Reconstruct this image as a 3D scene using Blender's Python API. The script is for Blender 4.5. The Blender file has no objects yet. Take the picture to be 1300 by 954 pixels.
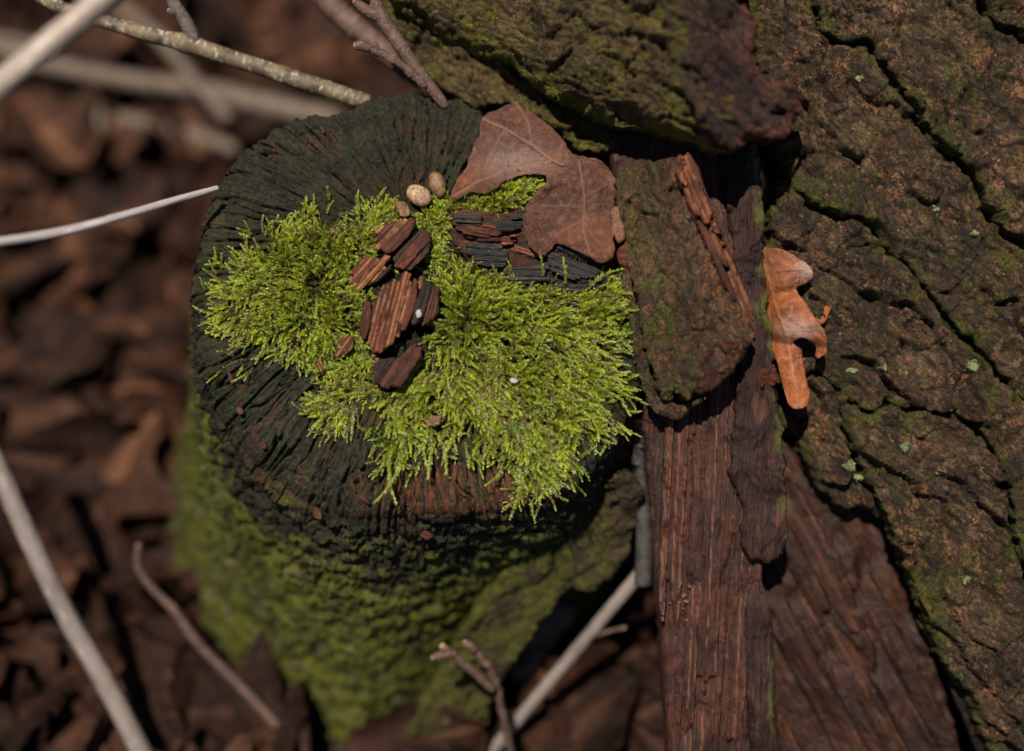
import bpy, math
import numpy as np
from math import radians, sin, cos, pi

# ------------------------------------------------------------------ scene, camera, light
scene = bpy.context.scene
COL = scene.collection
D = 2000.0            # distance to the focal plane, counted in quarter millimetres
S = 0.00025           # one unit of the tables below = 0.25 mm
TILT = radians(30)
FZ = 0.160            # height of the point of focus above the ground
XC = np.array([1.0, 0, 0]); YC = np.array([0, cos(TILT), sin(TILT)]); ZC = np.array([0, -sin(TILT), cos(TILT)])
F0 = np.array([0, 0, FZ])
GROUND = -FZ / S

cam_d = bpy.data.cameras.new("camera"); cam = bpy.data.objects.new("camera", cam_d); COL.objects.link(cam)
cam.location = F0 + ZC * D * S
cam.rotation_euler = (TILT, 0, 0)
cam_d.sensor_width = 36; cam_d.lens = 36 * D / 1300
cam_d.clip_start = 0.01; cam_d.clip_end = 100
cam_d.dof.use_dof = True; cam_d.dof.focus_distance = (D + 6) * S
cam_d.dof.aperture_fstop = (cam_d.lens) / (86 * S * 1000)
scene.camera = cam

SUN_CAM = np.array([-0.15, 0.40, 0.90])                    # towards the sun, in camera axes
sd = SUN_CAM[0] * XC + SUN_CAM[1] * YC + SUN_CAM[2] * ZC; sd /= np.linalg.norm(sd)
elev = math.asin(sd[2]); azim = math.atan2(sd[0], sd[1])
world = bpy.data.worlds.new("World"); scene.world = world; world.use_nodes = True
wn = world.node_tree.nodes; wn.clear()
wo = wn.new("ShaderNodeOutputWorld"); wb = wn.new("ShaderNodeBackground"); ws = wn.new("ShaderNodeTexSky")
ws.sky_type = 'NISHITA'; ws.sun_disc = False; ws.sun_elevation = elev; ws.sun_rotation = azim; ws.air_density = 0.7; ws.dust_density = 0.4
wb.inputs[1].default_value = 0.05
world.node_tree.links.new(ws.outputs[0], wb.inputs[0]); world.node_tree.links.new(wb.outputs[0], wo.inputs[0])
sl = bpy.data.lights.new("sun", 'SUN'); sl.energy = 5.0; sl.angle = radians(0.6); sl.color = (1, 0.91, 0.79)
so = bpy.data.objects.new("sun", sl); COL.objects.link(so)
import mathutils
so.rotation_euler = mathutils.Vector(sd).to_track_quat('Z', 'Y').to_euler(); so.location = (0, 0, 2)
vs = scene.view_settings; vs.view_transform = 'Standard'; vs.look = 'None'; vs.exposure = 0.36; vs.gamma = 1
vs.use_curve_mapping = False

# ------------------------------------------------------------------ noise in numpy
_r = np.random.default_rng(11)
PERM = np.tile(_r.permutation(256), 3)
GR = _r.normal(size=(256, 3)); GR /= np.linalg.norm(GR, axis=1)[:, None]

def perlin(P, seed=0):
    P = np.asarray(P, float) + seed * 19.37
    i = np.floor(P).astype(np.int64); f = P - i; i &= 255
    u = f * f * f * (f * (f * 6 - 15) + 10)
    out = 0
    for dx in (0, 1):
        a = PERM[i[:, 0] + dx]; wx = u[:, 0] if dx else 1 - u[:, 0]
        for dy in (0, 1):
            b = PERM[a + i[:, 1] + dy]; wy = wx * (u[:, 1] if dy else 1 - u[:, 1])
            for dz in (0, 1):
                g = GR[PERM[b + i[:, 2] + dz] & 255]
                d = g[:, 0] * (f[:, 0] - dx) + g[:, 1] * (f[:, 1] - dy) + g[:, 2] * (f[:, 2] - dz)
                out = out + wy * (u[:, 2] if dz else 1 - u[:, 2]) * d
    return out * 1.6

def fbm(P, octv=4, gain=.5, seed=0, ridge=False):
    P = np.asarray(P, float); a = 1; s = 0; t = 0
    for k in range(octv):
        n = perlin(P * 2.03 ** k, seed + k)
        if ridge: n = 1 - 2 * np.abs(n)
        s = s + a * n; t += a; a *= gain
    return s / t

def worley(x, y, seed=0):
    xi = np.floor(x).astype(np.int64); yi = np.floor(y).astype(np.int64)
    f1 = np.full(x.shape, 9.); f2 = np.full(x.shape, 9.); cid = np.zeros(x.shape)
    for dx in (-1, 0, 1):
        for dy in (-1, 0, 1):
            cx = xi + dx; cy = yi + dy
            h = PERM[(PERM[(cx + seed) & 255] + cy) & 255]; h2 = PERM[h + 37]
            px = cx + .15 + .7 * h / 255; py = cy + .15 + .7 * h2 / 255
            d = np.hypot(px - x, py - y)
            c = d < f1
            f2 = np.where(c, f1, np.minimum(f2, d)); cid = np.where(c, h / 255., cid); f1 = np.where(c, d, f1)
    return f1, f2, cid

def sst(a, b, x):
    t = np.clip((x - a) / (b - a), 0, 1); return t * t * (3 - 2 * t)

def pdist(x, y, pts):
    """distance to a polyline and the arc length of the nearest point"""
    best = np.full(x.shape, 1e9); arc = np.zeros(x.shape); L = 0
    for (ax, ay), (bx, by) in zip(pts[:-1], pts[1:]):
        dx, dy = bx - ax, by - ay; l2 = dx * dx + dy * dy + 1e-9
        t = np.clip(((x - ax) * dx + (y - ay) * dy) / l2, 0, 1)
        d = np.hypot(x - ax - t * dx, y - ay - t * dy)
        c = d < best; best = np.where(c, d, best); arc = np.where(c, L + t * math.sqrt(l2), arc); L += math.sqrt(l2)
    return best, arc

# ------------------------------------------------------------------ geometry helpers
def unp(px, py, z):
    px = np.asarray(px, float); py = np.asarray(py, float); z = np.broadcast_to(np.asarray(z, float), px.shape)
    f = (D - z) / D
    return np.stack([(px - 650) * f, (477 - py) * f, z], -1)

def to_world(P):
    return F0 + S * (P[..., :1] * XC + P[..., 1:2] * YC + P[..., 2:3] * ZC)

UPC = np.array([0, sin(TILT), cos(TILT)])     # world up in camera axes

def tag(o, label=None, cat=None, group=None, kind=None):
    if label: o["label"] = label
    if cat: o["category"] = cat
    if group: o["group"] = group
    if kind: o["kind"] = kind
    return o

def empty(name, loc):
    o = bpy.data.objects.new(name, None); COL.objects.link(o); o.location = loc; o.empty_display_size = .01
    return o

def raw_mesh(name, V, faces, mat, attrs=None, smooth=True):
    me = bpy.data.meshes.new(name)
    fl = [np.asarray(f, np.int32) for f in faces if len(f)]
    nl = sum(f.size for f in fl); npz = sum(len(f) for f in fl)
    me.vertices.add(len(V)); me.vertices.foreach_set("co", np.asarray(V, np.float32).ravel())
    me.loops.add(nl); me.polygons.add(npz)
    me.loops.foreach_set("vertex_index", np.concatenate([f.ravel() for f in fl]))
    tot = np.concatenate([np.full(len(f), f.shape[1], np.int32) for f in fl])
    st = np.concatenate([[0], np.cumsum(tot)[:-1]]).astype(np.int32)
    me.polygons.foreach_set("loop_start", st)
    try: me.polygons.foreach_set("loop_total", tot)
    except Exception: pass
    me.update(calc_edges=True); me.validate()
    if smooth: me.polygons.foreach_set("use_smooth", np.ones(len(me.polygons), bool))
    for k, v in (attrs or {}).items():
        v = np.asarray(v, np.float32)
        if v.shape[1] == 3:
            a = me.attributes.new(k, 'FLOAT_VECTOR', 'POINT'); a.data.foreach_set("vector", v.ravel())
        else:
            a = me.attributes.new(k, 'FLOAT_COLOR', 'POINT'); a.data.foreach_set("color", v.ravel())
    if mat: me.materials.append(mat)
    return me

def mk(name, P, faces, mat, parent=None, attrs=None, smooth=True, world_space=False):
    """P in camera axes; a child keeps its parent's origin, a top-level mesh gets an origin at its base"""
    W = P if world_space else to_world(np.asarray(P, float))
    if parent is not None:
        org = np.zeros(3); q = parent
        while q is not None: org = org + np.array(q.location); q = q.parent
    else:
        org = np.array([(W[:, 0].min() + W[:, 0].max()) / 2, (W[:, 1].min() + W[:, 1].max()) / 2, W[:, 2].min()])
    me = raw_mesh(name, W - org, faces, mat, attrs, smooth)
    o = bpy.data.objects.new(name, me); COL.objects.link(o)
    if parent is not None: o.parent = parent
    else: o.location = org
    return o

def catmull(pts, step, closed=True):
    p = np.asarray(pts, float); n = len(p); out = []
    for k in range(n if closed else n - 1):
        if closed: a, b, c, d = p[(k - 1) % n], p[k], p[(k + 1) % n], p[(k + 2) % n]
        else: a, b, c, d = p[max(k - 1, 0)], p[k], p[k + 1], p[min(k + 2, n - 1)]
        m = max(2, int(np.linalg.norm((c - b)[:2]) / step))
        t = np.linspace(0, 1, m, endpoint=False)[:, None]
        out.append(.5 * (2 * b + (c - a) * t + (2 * a - 5 * b + 4 * c - d) * t ** 2 + (3 * b - a - 3 * c + d) * t ** 3))
    if not closed: out.append(p[-1:])
    return np.concatenate(out)

def linres(pts, step):
    p = np.asarray(pts, float); out = []
    for a, b in zip(p, np.roll(p, -1, 0)):
        m = max(1, int(np.linalg.norm(b - a) / step)); t = np.linspace(0, 1, m, endpoint=False)[:, None]; out.append(a + (b - a) * t)
    return np.concatenate(out)

def inside(x, y, poly):
    c = np.zeros(x.shape, bool); n = len(poly)
    for k in range(n):
        x1, y1 = poly[k]; x2, y2 = poly[(k + 1) % n]
        if y1 == y2: continue
        c ^= ((y1 > y) != (y2 > y)) & (x < (x2 - x1) * (y - y1) / (y2 - y1) + x1)
    return c

def near(x, y, poly):
    best = np.full(x.shape, 1e9); qx = np.zeros(x.shape); qy = np.zeros(x.shape); n = len(poly)
    for k in range(n):
        ax, ay = poly[k]; bx, by = poly[(k + 1) % n]; dx, dy = bx - ax, by - ay
        t = np.clip(((x - ax) * dx + (y - ay) * dy) / (dx * dx + dy * dy + 1e-9), 0, 1)
        ex = ax + t * dx; ey = ay + t * dy; d = (x - ex) ** 2 + (y - ey) ** 2
        c = d < best; best = np.where(c, d, best); qx = np.where(c, ex, qx); qy = np.where(c, ey, qy)
    return np.sqrt(best), qx, qy

def plate(name, outline, zf, T, mat, parent=None, step=3, rnd=8, disp=None, mask=None, back=False,
          jag=0, jagf=.06, ang=0, seed=0, rough=0, rows=4, undercut=0, clean=False, smooth_out=True, smooth=True, jag2=0):
    """a solid slab: traced outline, surface height zf(x,y), thickness T towards the back"""
    o = catmull(outline, max(step * 1.6, 2)) if smooth_out else linres(outline, max(step * 1.6, 2))
    if jag:
        q = np.column_stack([o * jagf, np.full(len(o), seed * 3.1)])
        o = o + jag * np.column_stack([fbm(q, 4, .65, seed), fbm(q, 4, .65, seed + 50)])
    x0, y0 = o.min(0); x1, y1 = o.max(0)
    gx = np.arange(x0 - step, x1 + step * 1.5, step); gy = np.arange(y0 - step, y1 + step * 1.5, step)
    X, Y = np.meshgrid(gx, gy); ins = inside(X, Y, o)
    cell = ins[:-1, :-1] & ins[1:, :-1] & ins[:-1, 1:] & ins[1:, 1:]
    idx = np.arange(X.size).reshape(X.shape)
    q = np.stack([idx[:-1, :-1], idx[1:, :-1], idx[1:, 1:], idx[:-1, 1:]], -1)[cell]
    if len(q) == 0: return None
    used = np.unique(q); rem = np.full(X.size, -1); rem[used] = np.arange(len(used)); q = rem[q]
    x = X.ravel()[used].copy(); y = Y.ravel()[used].copy()
    # boundary edges
    e = np.concatenate([q[:, [0, 1]], q[:, [1, 2]], q[:, [2, 3]], q[:, [3, 0]]])
    key = np.sort(e, 1); k1 = key[:, 0].astype(np.int64) * len(x) + key[:, 1]
    u, inv, cnt = np.unique(k1, return_inverse=True, return_counts=True)
    be = e[cnt[inv] == 1]
    bv = np.unique(be)
    d, qx, qy = near(x, y, o)
    x[bv] = qx[bv]; y[bv] = qy[bv]; d[bv] = 0
    z = np.asarray(zf(x, y), float) * np.ones_like(x)
    P = unp(x, y, z)
    dz = np.zeros_like(x)
    if rnd:
        t = np.clip(1 - d / rnd, 0, 1); dz -= rnd * .8 * (1 - np.sqrt(1 - t * t * .98))
    if disp is not None: dz = dz + disp(x, y, d)
    P[:, 2] += dz
    M = mask(x, y, d) if mask is not None else np.zeros((len(x), 4))
    ca, sa = cos(ang), sin(ang)
    TX = np.column_stack([x * ca + y * sa, -x * sa + y * ca, P[:, 2]])
    quads = [q]; Vs = [P]; Ms = [M]; Ts = [TX]; base = len(P)
    # skirt
    bmap = np.full(len(x), -1); bmap[bv] = np.arange(len(bv)); prev = bv
    cx, cy = P[bv, 0].mean(), P[bv, 1].mean()
    nb = len(bv)
    inw = np.stack([cx - P[bv, 0], cy - P[bv, 1]], -1); inw /= np.linalg.norm(inw, axis=1)[:, None] + 1e-6
    for r in range(1, rows + 1):
        t = r / rows
        B = P[bv].copy(); B[:, 2] -= T * t
        B[:, :2] += inw * undercut * t
        if rough: 
            nn = np.column_stack([fbm(B * .08, 3, .6, seed + 9), fbm(B * .08, 3, .6, seed + 19)])
            B[:, :2] += nn * rough
        tx = TX[bv].copy(); tx[:, 2] = B[:, 2]; tx[:, 0] += T * t * .3
        Vs.append(B); Ms.append(M[bv]); Ts.append(tx)
        cur = base + np.arange(nb)
        a = be[:, 0]; b = be[:, 1]
        pa = prev[bmap[a]]; pb = prev[bmap[b]]
        quads.append(np.stack([pb, pa, cur[bmap[a]], cur[bmap[b]]], -1))
        prev = cur; base += nb
    if back:
        B = P.copy(); B[:, 2] -= T
        Vs.append(B); Ms.append(M); Ts.append(TX + np.array([0, 0, -T]))
        quads.append((q + base)[:, ::-1])
    return mk(name, np.concatenate(Vs), [np.concatenate(quads)], mat, parent,
              {"tx": np.concatenate(Ts), "m": np.concatenate(Ms)}, smooth)

def tube(name, pts, mat, parent=None, n=10, step=6, rough=.08, seed=0, knots=(), lens=1.0, cap=True):
    """pts: (px, py, z, radius at that place); a round twig"""
    c = catmull(np.asarray(pts, float), step, False)
    P = unp(c[:, 0], c[:, 1], c[:, 2]); R = c[:, 3] * (D - c[:, 2]) / D
    Tn = np.gradient(P, axis=0); Tn /= np.linalg.norm(Tn, axis=1)[:, None] + 1e-9
    ref = np.array([.2, .1, 1.]); A = np.cross(Tn, ref); A /= np.linalg.norm(A, axis=1)[:, None]; B = np.cross(Tn, A)
    arc = np.concatenate([[0], np.cumsum(np.linalg.norm(np.diff(P, axis=0), axis=1))])
    for (ka, kr, kw) in knots: R = R * (1 + kr * np.exp(-((arc - ka * arc[-1]) / kw) ** 2))
    th = np.linspace(0, 2 * pi, n, endpoint=False)
    nd = A[:, None] * np.cos(th)[None, :, None] + B[:, None] * np.sin(th)[None, :, None] * lens
    q = P[:, None] + nd * R[:, None, None]
    ns = fbm(q.reshape(-1, 3) * np.array([.12, .12, .12]), 3, .6, seed).reshape(len(P), n)
    q = P[:, None] + nd * (R[:, None] * (1 + rough * 2 * ns))[..., None]
    m = len(P); idx = np.arange(m * n).reshape(m, n)
    f = np.stack([idx[:-1], idx[1:], np.roll(idx[1:], -1, 1), np.roll(idx[:-1], -1, 1)], -1).reshape(-1, 4)
    V = q.reshape(-1, 3)
    tx = np.column_stack([np.repeat(arc, n), np.tile(th * 8, m), np.zeros(m * n)])
    # seam-free coordinates: wrap the angle on a circle
    tx[:, 1] = np.tile(np.cos(th) * 6, m); tx[:, 2] = np.tile(np.sin(th) * 6, m)
    V = np.concatenate([V, P[:1] - Tn[:1] * R[0] * .4, P[-1:] + Tn[-1:] * R[-1] * .4]); k = m * n
    tx = np.concatenate([tx, [[0, 0, 0]], [[arc[-1], 0, 0]]])
    tri = np.concatenate([np.stack([np.full(n, k), idx[0], np.roll(idx[0], -1)], -1),
                          np.stack([np.full(n, k + 1), np.roll(idx[-1], -1), idx[-1]], -1)])
    me = np.zeros((len(V), 4)); me[-1, 0] = 1; me[k, 0] = 1
    if cap: me[idx[-1], 0] = .6
    return mk(name, V, [f, tri], mat, parent, {"tx": tx, "m": me})

# ------------------------------------------------------------------ material helpers
class Mat:
    def __init__(s, name):
        s.m = bpy.data.materials.new(name); s.m.use_nodes = True
        s.t = s.m.node_tree; s.b = s.t.nodes["Principled BSDF"]; s.out = s.t.nodes["Material Output"]
    def node(s, t, **kw):
        n = s.t.nodes.new(t)
        for k, v in kw.items(): setattr(n, k, v)
        return n
    def put(s, inp, v):
        if isinstance(v, bpy.types.NodeSocket): s.t.links.new(v, inp)
        elif isinstance(v, (tuple, list)) and inp.type == 'RGBA': inp.default_value = (*v[:3], 1)
        else: inp.default_value = v
    def attr(s, name, what=1):
        n = s.node("ShaderNodeAttribute", attribute_name=name); return n.outputs[what]
    def sep(s, v):
        n = s.node("ShaderNodeSeparateColor"); s.put(n.inputs[0], v); return n.outputs
    def mapv(s, v, sc, loc=(0, 0, 0)):
        n = s.node("ShaderNodeMapping"); s.put(n.inputs[0], v); n.inputs[3].default_value = sc; n.inputs[1].default_value = loc
        return n.outputs[0]
    def noise(s, v, sc, det=5, ro=.6, dist=0):
        n = s.node("ShaderNodeTexNoise"); s.put(n.inputs["Vector"], v)
        n.inputs["Scale"].default_value = sc; n.inputs["Detail"].default_value = det
        n.inputs["Roughness"].default_value = ro; n.inputs["Distortion"].default_value = dist
        return n.outputs[0]
    def voro(s, v, sc, feat='F1'):
        n = s.node("ShaderNodeTexVoronoi", feature=feat); s.put(n.inputs["Vector"], v); n.inputs["Scale"].default_value = sc
        return n.outputs
    def ramp(s, f, stops):
        n = s.node("ShaderNodeValToRGB"); s.put(n.inputs[0], f); r = n.color_ramp
        while len(r.elements) < len(stops): r.elements.new(.5)
        for e, (p, c) in zip(r.elements, stops):
            e.position = p; e.color = (*c, 1) if isinstance(c, (tuple, list)) else (c, c, c, 1)
        return n.outputs[0]
    def mix(s, f, a, b, mode='MIX'):
        n = s.node("ShaderNodeMix", data_type='RGBA', blend_type=mode)
        s.put(n.inputs[0], f); s.put(n.inputs[6], a); s.put(n.inputs[7], b); return n.outputs[2]
    def mth(s, op, a, b=0, clamp=False):
        n = s.node("ShaderNodeMath", operation=op, use_clamp=clamp); s.put(n.inputs[0], a); s.put(n.inputs[1], b); return n.outputs[0]
    def bump(s, h, dist, strength=1, normal=None):
        n = s.node("ShaderNodeBump"); s.put(n.inputs["Height"], h); n.inputs["Distance"].default_value = dist * S
        n.inputs["Strength"].default_value = strength
        if normal is not None: s.put(n.inputs["Normal"], normal)
        return n.outputs[0]
    def fin(s, col=None, rough=.7, nrm=None, spec=.4):
        if col is not None: s.put(s.b.inputs["Base Color"], col)
        s.put(s.b.inputs["Roughness"], rough); s.b.inputs["Specular IOR Level"].default_value = spec
        if nrm is not None: s.put(s.b.inputs["Normal"], nrm)
        return s.m

def bark_material(name, dark, mid, light, moss, lichen=.5, warm=(.26, .11, .045), gscale=1.0, rough=.62, spec=.27):
    """r: moss, g: bare reddish wood, b: warm flakes"""
    a = Mat(name); tx = a.attr("tx"); m = a.sep(a.attr("m", 0))
    ds = a.node("ShaderNodeTexNoise"); a.put(ds.inputs["Vector"], tx); ds.inputs["Scale"].default_value = .16; ds.inputs["Detail"].default_value = 4
    wv = a.node("ShaderNodeVectorMath", operation='MULTIPLY_ADD'); a.put(wv.inputs[0], ds.outputs[1]); wv.inputs[1].default_value = (13, 13, 13); a.put(wv.inputs[2], tx)
    wt = wv.outputs[0]
    n1 = a.noise(tx, .016 * gscale, 6, .68); n2 = a.noise(tx, .10 * gscale, 6, .7); n3 = a.noise(tx, .42, 5, .68)
    vo = a.voro(a.mapv(wt, (.75, 1.25, 1)), .15); fl = a.sep(vo[1]); vo2 = a.voro(wt, .34); fl2 = a.sep(vo2[1])
    c = a.mix(a.ramp(n1, [(.40, 0), (.58, 1)]), dark, mid)
    c = a.mix(a.ramp(fl[0], [(.45, 0), (1, .85)]), c, light)
    c = a.mix(a.ramp(fl2[0], [(.5, 0), (1, .75)]), c, a.mix(n2, dark, light))
    zn = a.ramp(a.noise(a.mapv(tx, (1, 1, 1), (90, 31, 2)), .0095, 5, .6), [(.44, .75), (.56, 0)])
    c = a.mix(zn, c, a.mix(n3, (dark[0] * .8, dark[1] * .85, dark[2] * .9), (mid[0] * .75, mid[1] * .8, mid[2] * .95)))
    # warm flakes, in drifts
    wz = a.ramp(a.noise(a.mapv(tx, (1, 1, 1), (40, 3, 9)), .028, 4, .7), [(.42, 0), (.62, 1)])
    wf = a.mth('MULTIPLY', a.ramp(a.mth('ADD', a.mth('MULTIPLY', fl[1], .6), a.mth('MULTIPLY', fl2[1], .5)), [(.62, 0), (.82, 1)]), wz)
    c = a.mix(a.mth('MULTIPLY', wf, a.mth('ADD', .35, m[2], True)), c, warm)
    c = a.mix(m[1], c, a.mix(n2, (warm[0] * .4, warm[1] * .3, warm[2] * .3), warm))
    # moss film, in tufts
    mo = a.noise(a.mapv(tx, (1, 1, 1), (7, 70, 1)), .035, 6, .75)
    mf = a.ramp(a.mth('ADD', a.mth('MULTIPLY', m[0], .62), a.mth('MULTIPLY', a.mth('SUBTRACT', mo, .55), 1.6)), [(.14, 0), (.44, 1)])
    mf = a.mth('MULTIPLY', mf, a.ramp(a.mth('ADD', a.mth('MULTIPLY', fl2[2], .5), a.mth('MULTIPLY', n3, .7)), [(.35, .25), (.6, 1)]))
    mc = a.mix(a.ramp(n3, [(.3, 0), (.7, 1)]), (moss[0] * .45, moss[1] * .45, moss[2] * .5), (moss[0] * 1.7, moss[1] * 1.7, moss[2] * 1.3))
    c = a.mix(mf, c, mc)
    # pale green lichen dust
    v = a.voro(wt, .12)[0]
    li = a.mth('MULTIPLY', a.ramp(v, [(.12, 1), (.24, 0)]), a.ramp(a.noise(tx, .012, 3, .6), [(.52, 0), (.62, 1)]))
    c = a.mix(a.mth('MULTIPLY', li, lichen), c, (.26, .29, .11))
    c = a.mix(a.ramp(n3, [(.34, .85), (.52, 0)]), c, (dark[0] * .45, dark[1] * .45, dark[2] * .45))
    h = a.mth('ADD', a.mth('ADD', a.mth('MULTIPLY', n2, 1.0), a.mth('MULTIPLY', n3, .8)), a.mth('ADD', a.mth('MULTIPLY', vo[0], -.55), a.mth('MULTIPLY', fl[2], .35)))
    nr = a.bump(h, 7.5, 1)
    nr = a.bump(a.noise(tx, 1.2, 3, .6), 1.3, .8, nr)
    wet = a.mth('MULTIPLY', a.ramp(fl2[0], [(.55, 0), (.8, 1)]), a.ramp(n2, [(.45, 0), (.6, 1)]))
    ro = a.mth('SUBTRACT', a.ramp(n3, [(.3, rough - .12), (.7, rough + .25)]), a.mth('MULTIPLY', wet, .34))
    return a.fin(c, ro, nr, spec)

def wood_material(name, dark, mid, light, sx=.02, sy=.28, moss=(.06, .075, .012), rough=.5, spec=.28, bmp=4, streak=.62):
    """fibrous wood, grain along the first coordinate"""
    a = Mat(name); tx = a.attr("tx"); m = a.sep(a.attr("m", 0))
    g = a.mapv(tx, (sx, sy, sy * .6)); g2 = a.mapv(tx, (sx * 2.2, sy * 2.3, sy * 1.4), (3, 5, 7))
    n1 = a.noise(g, 1, 5, .62, .3); n2 = a.noise(g2, 1, 4, .6, .2); n0 = a.noise(tx, .018, 4, .6); n3 = a.noise(tx, .4, 4, .6)
    c = a.mix(a.ramp(n1, [(.35, 0), (.66, 1)]), dark, mid)
    c = a.mix(a.ramp(n2, [(streak, 0), (streak + .14, 1)]), c, light)
    c = a.mix(a.ramp(n0, [(.42, .75), (.6, 0)]), c, dark)
    c = a.mix(a.mth('MULTIPLY', m[1], .85), c, light)
    c = a.mix(m[2], c, a.mix(n1, (.008, .006, .005), (.035, .022, .017)))
    mf = a.ramp(a.mth('ADD', a.mth('MULTIPLY', m[0], .7), a.mth('SUBTRACT', a.noise(tx, .07, 5, .7), .5)), [(.15, 0), (.45, 1)])
    c = a.mix(mf, c, a.mix(n3, (moss[0] * .5, moss[1] * .5, moss[2] * .5), moss))
    h = a.mth('ADD', a.mth('ADD', n1, a.mth('MULTIPLY', n2, .6)), a.mth('MULTIPLY', n3, .25))
    return a.fin(c, a.ramp(n3, [(.3, rough - .12), (.7, rough + .15)]), a.bump(h, bmp, 1), spec)

# bark of the big log, of the upper log, the loose bark chunk
M_BARK = bark_material("bark_brown", (.008, .0058, .004), (.070, .044, .025), (.23, .145, .080), (.088, .106, .011), .9, (.52, .225, .09))
M_BARKG = bark_material("bark_mossy", (.022, .016, .007), (.12, .080, .034), (.27, .19, .085), (.185, .180, .018), .4)
M_CHUNK = bark_material("bark_chunk", (.018, .012, .008), (.100, .060, .033), (.23, .145, .078), (.090, .105, .016), .4, (.46, .15, .05))
M_SLAB = bark_material('bark_slab', (.016, .013, .006), (.07, .052, .024), (.15, .12, .055), (.10, .105, .012), .2)
M_FISS = bark_material("bark_fissure", (.012, .009, .006), (.035, .023, .014), (.07, .045, .026), (.04, .045, .008), .1)
M_REDBARK = bark_material("bark_inner_red", (.018, .007, .006), (.080, .029, .020), (.17, .060, .036), (.085, .085, .016), .1, (.30, .085, .04), rough=.48)
M_WOODP = wood_material('strip_purple_wood', (.014, .006, .005), (.060, .023, .017), (.15, .062, .040), .012, .16, (.085, .085, .016), bmp=6)
M_ENDBARK = bark_material("bark_end", (.016, .010, .009), (.075, .042, .032), (.15, .085, .064), (.12, .11, .02), .1, (.28, .09, .045))
M_WOOD = wood_material("split_red_wood", (.022, .0075, .005), (.105, .033, .018), (.26, .11, .058), .008, .30, rough=.42, spec=.4)
M_WOODD = wood_material("plank_dark_shaded_wood", (.014, .0055, .0035), (.060, .022, .011), (.17, .066, .028), .008, .13)  # dark plank wood, darkened further to paint in the shadow over it
M_CHIP = wood_material("chip_wood", (.032, .010, .007), (.18, .054, .024), (.50, .215, .09), .010, .30, rough=.48, bmp=3.5, streak=.60)
M_BLOCK = wood_material("dark_block_wood", (.010, .009, .009), (.030, .024, .020), (.075, .05, .038), .03, .30, rough=.40, spec=.5, bmp=4)
M_BLOCKR = wood_material("rotten_red_wood", (.030, .010, .007), (.16, .048, .021), (.34, .125, .05), .03, .28, rough=.42, bmp=4)

def stump_top_material():
    a = Mat("stump_cut_wood"); tx = a.attr("tx"); m = a.sep(a.attr("m", 0))     # tx: radius along, angle across
    obj = a.node("ShaderNodeTexCoord").outputs["Object"]; ob = a.mapv(obj, (1 / S, 1 / S, 1 / S))
    n0 = a.noise(ob, .02, 5, .65); n2 = a.noise(ob, .16, 5, .65); n3 = a.noise(ob, .6, 3, .6)
    g = a.noise(a.mapv(tx, (.03, .35, .1)), 1, 4, .6, .3)
    c = a.mix(a.ramp(n0, [(.38, 0), (.64, 1)]), (.016, .0155, .010), (.034, .036, .019))
    c = a.mix(a.ramp(n2, [(.48, 0), (.75, 1)]), c, (.058, .062, .031))
    c = a.mix(a.ramp(a.noise(a.mapv(ob, (1, 1, 1), (9, 9, 9)), .05, 4, .7), [(.54, 0), (.66, .8)]), c, (.036, .024, .019))
    c = a.mix(a.ramp(g, [(.28, .8), (.46, 0)]), c, (.008, .008, .007))
    c = a.mix(a.mth('MULTIPLY', m[1], a.ramp(g, [(.42, 0), (.6, 1)])), c, (.17, .055, .025))
    c = a.mix(a.mth('MULTIPLY', m[0], a.ramp(n2, [(.35, .3), (.6, 1)])), c, a.mix(n3, (.018, .024, .004), (.06, .075, .010)))
    sp = a.voro(ob, .07)[0]
    c = a.mix(a.ramp(sp, [(.03, .7), (.07, 0)]), c, (.12, .13, .07))
    h = a.mth('ADD', a.mth('ADD', a.mth('MULTIPLY', g, 1.2), n2), a.mth('MULTIPLY', n3, .5))
    return a.fin(c, a.ramp(n2, [(.3, .55), (.7, .85)]), a.bump(h, 5, 1), .2)

def stump_side_material():
    a = Mat("stump_algae_bark"); m = a.sep(a.attr("m", 0))
    obj = a.node("ShaderNodeTexCoord").outputs["Object"]; ob = a.mapv(obj, (1 / S, 1 / S, 1 / S))
    n0 = a.noise(ob, .014, 5, .6); n1 = a.noise(a.mapv(ob, (1, 1, 1.7)), .05, 5, .65); n2 = a.noise(ob, .2, 4, .65); n3 = a.noise(ob, .7, 2, .6)
    c = a.mix(a.ramp(n1, [(.40, 0), (.64, 1)]), (.010, .010, .005), (.040, .036, .016))
    gr = a.mix(a.ramp(n2, [(.3, 0), (.7, 1)]), (.043, .049, .003), (.125, .132, .009))
    f = a.ramp(a.mth('ADD', a.mth('MULTIPLY', m[0], 1.0), a.mth('MULTIPLY', a.mth('SUBTRACT', n1, .5), 1.5)), [(.22, 0), (.62, 1)])
    c = a.mix(f, c, gr)
    pale = a.ramp(a.noise(a.mapv(ob, (1, 1, 1), (5, 5, 5)), .035, 5, .65), [(.55, 0), (.68, .8)])
    c = a.mix(a.mth('MULTIPLY', pale, m[2]), c, (.17, .15, .075))
    c = a.mix(a.mth('MULTIPLY', m[1], a.ramp(n2, [(.4, 0), (.6, 1)])), c, (.12, .045, .022))
    h = a.mth('ADD', a.mth('ADD', n1, n2), a.mth('MULTIPLY', n3, .4))
    return a.fin(c, .72, a.bump(h, 5, 1), .3)

M_TOP = stump_top_material(); M_SIDE = stump_side_material()

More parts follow.
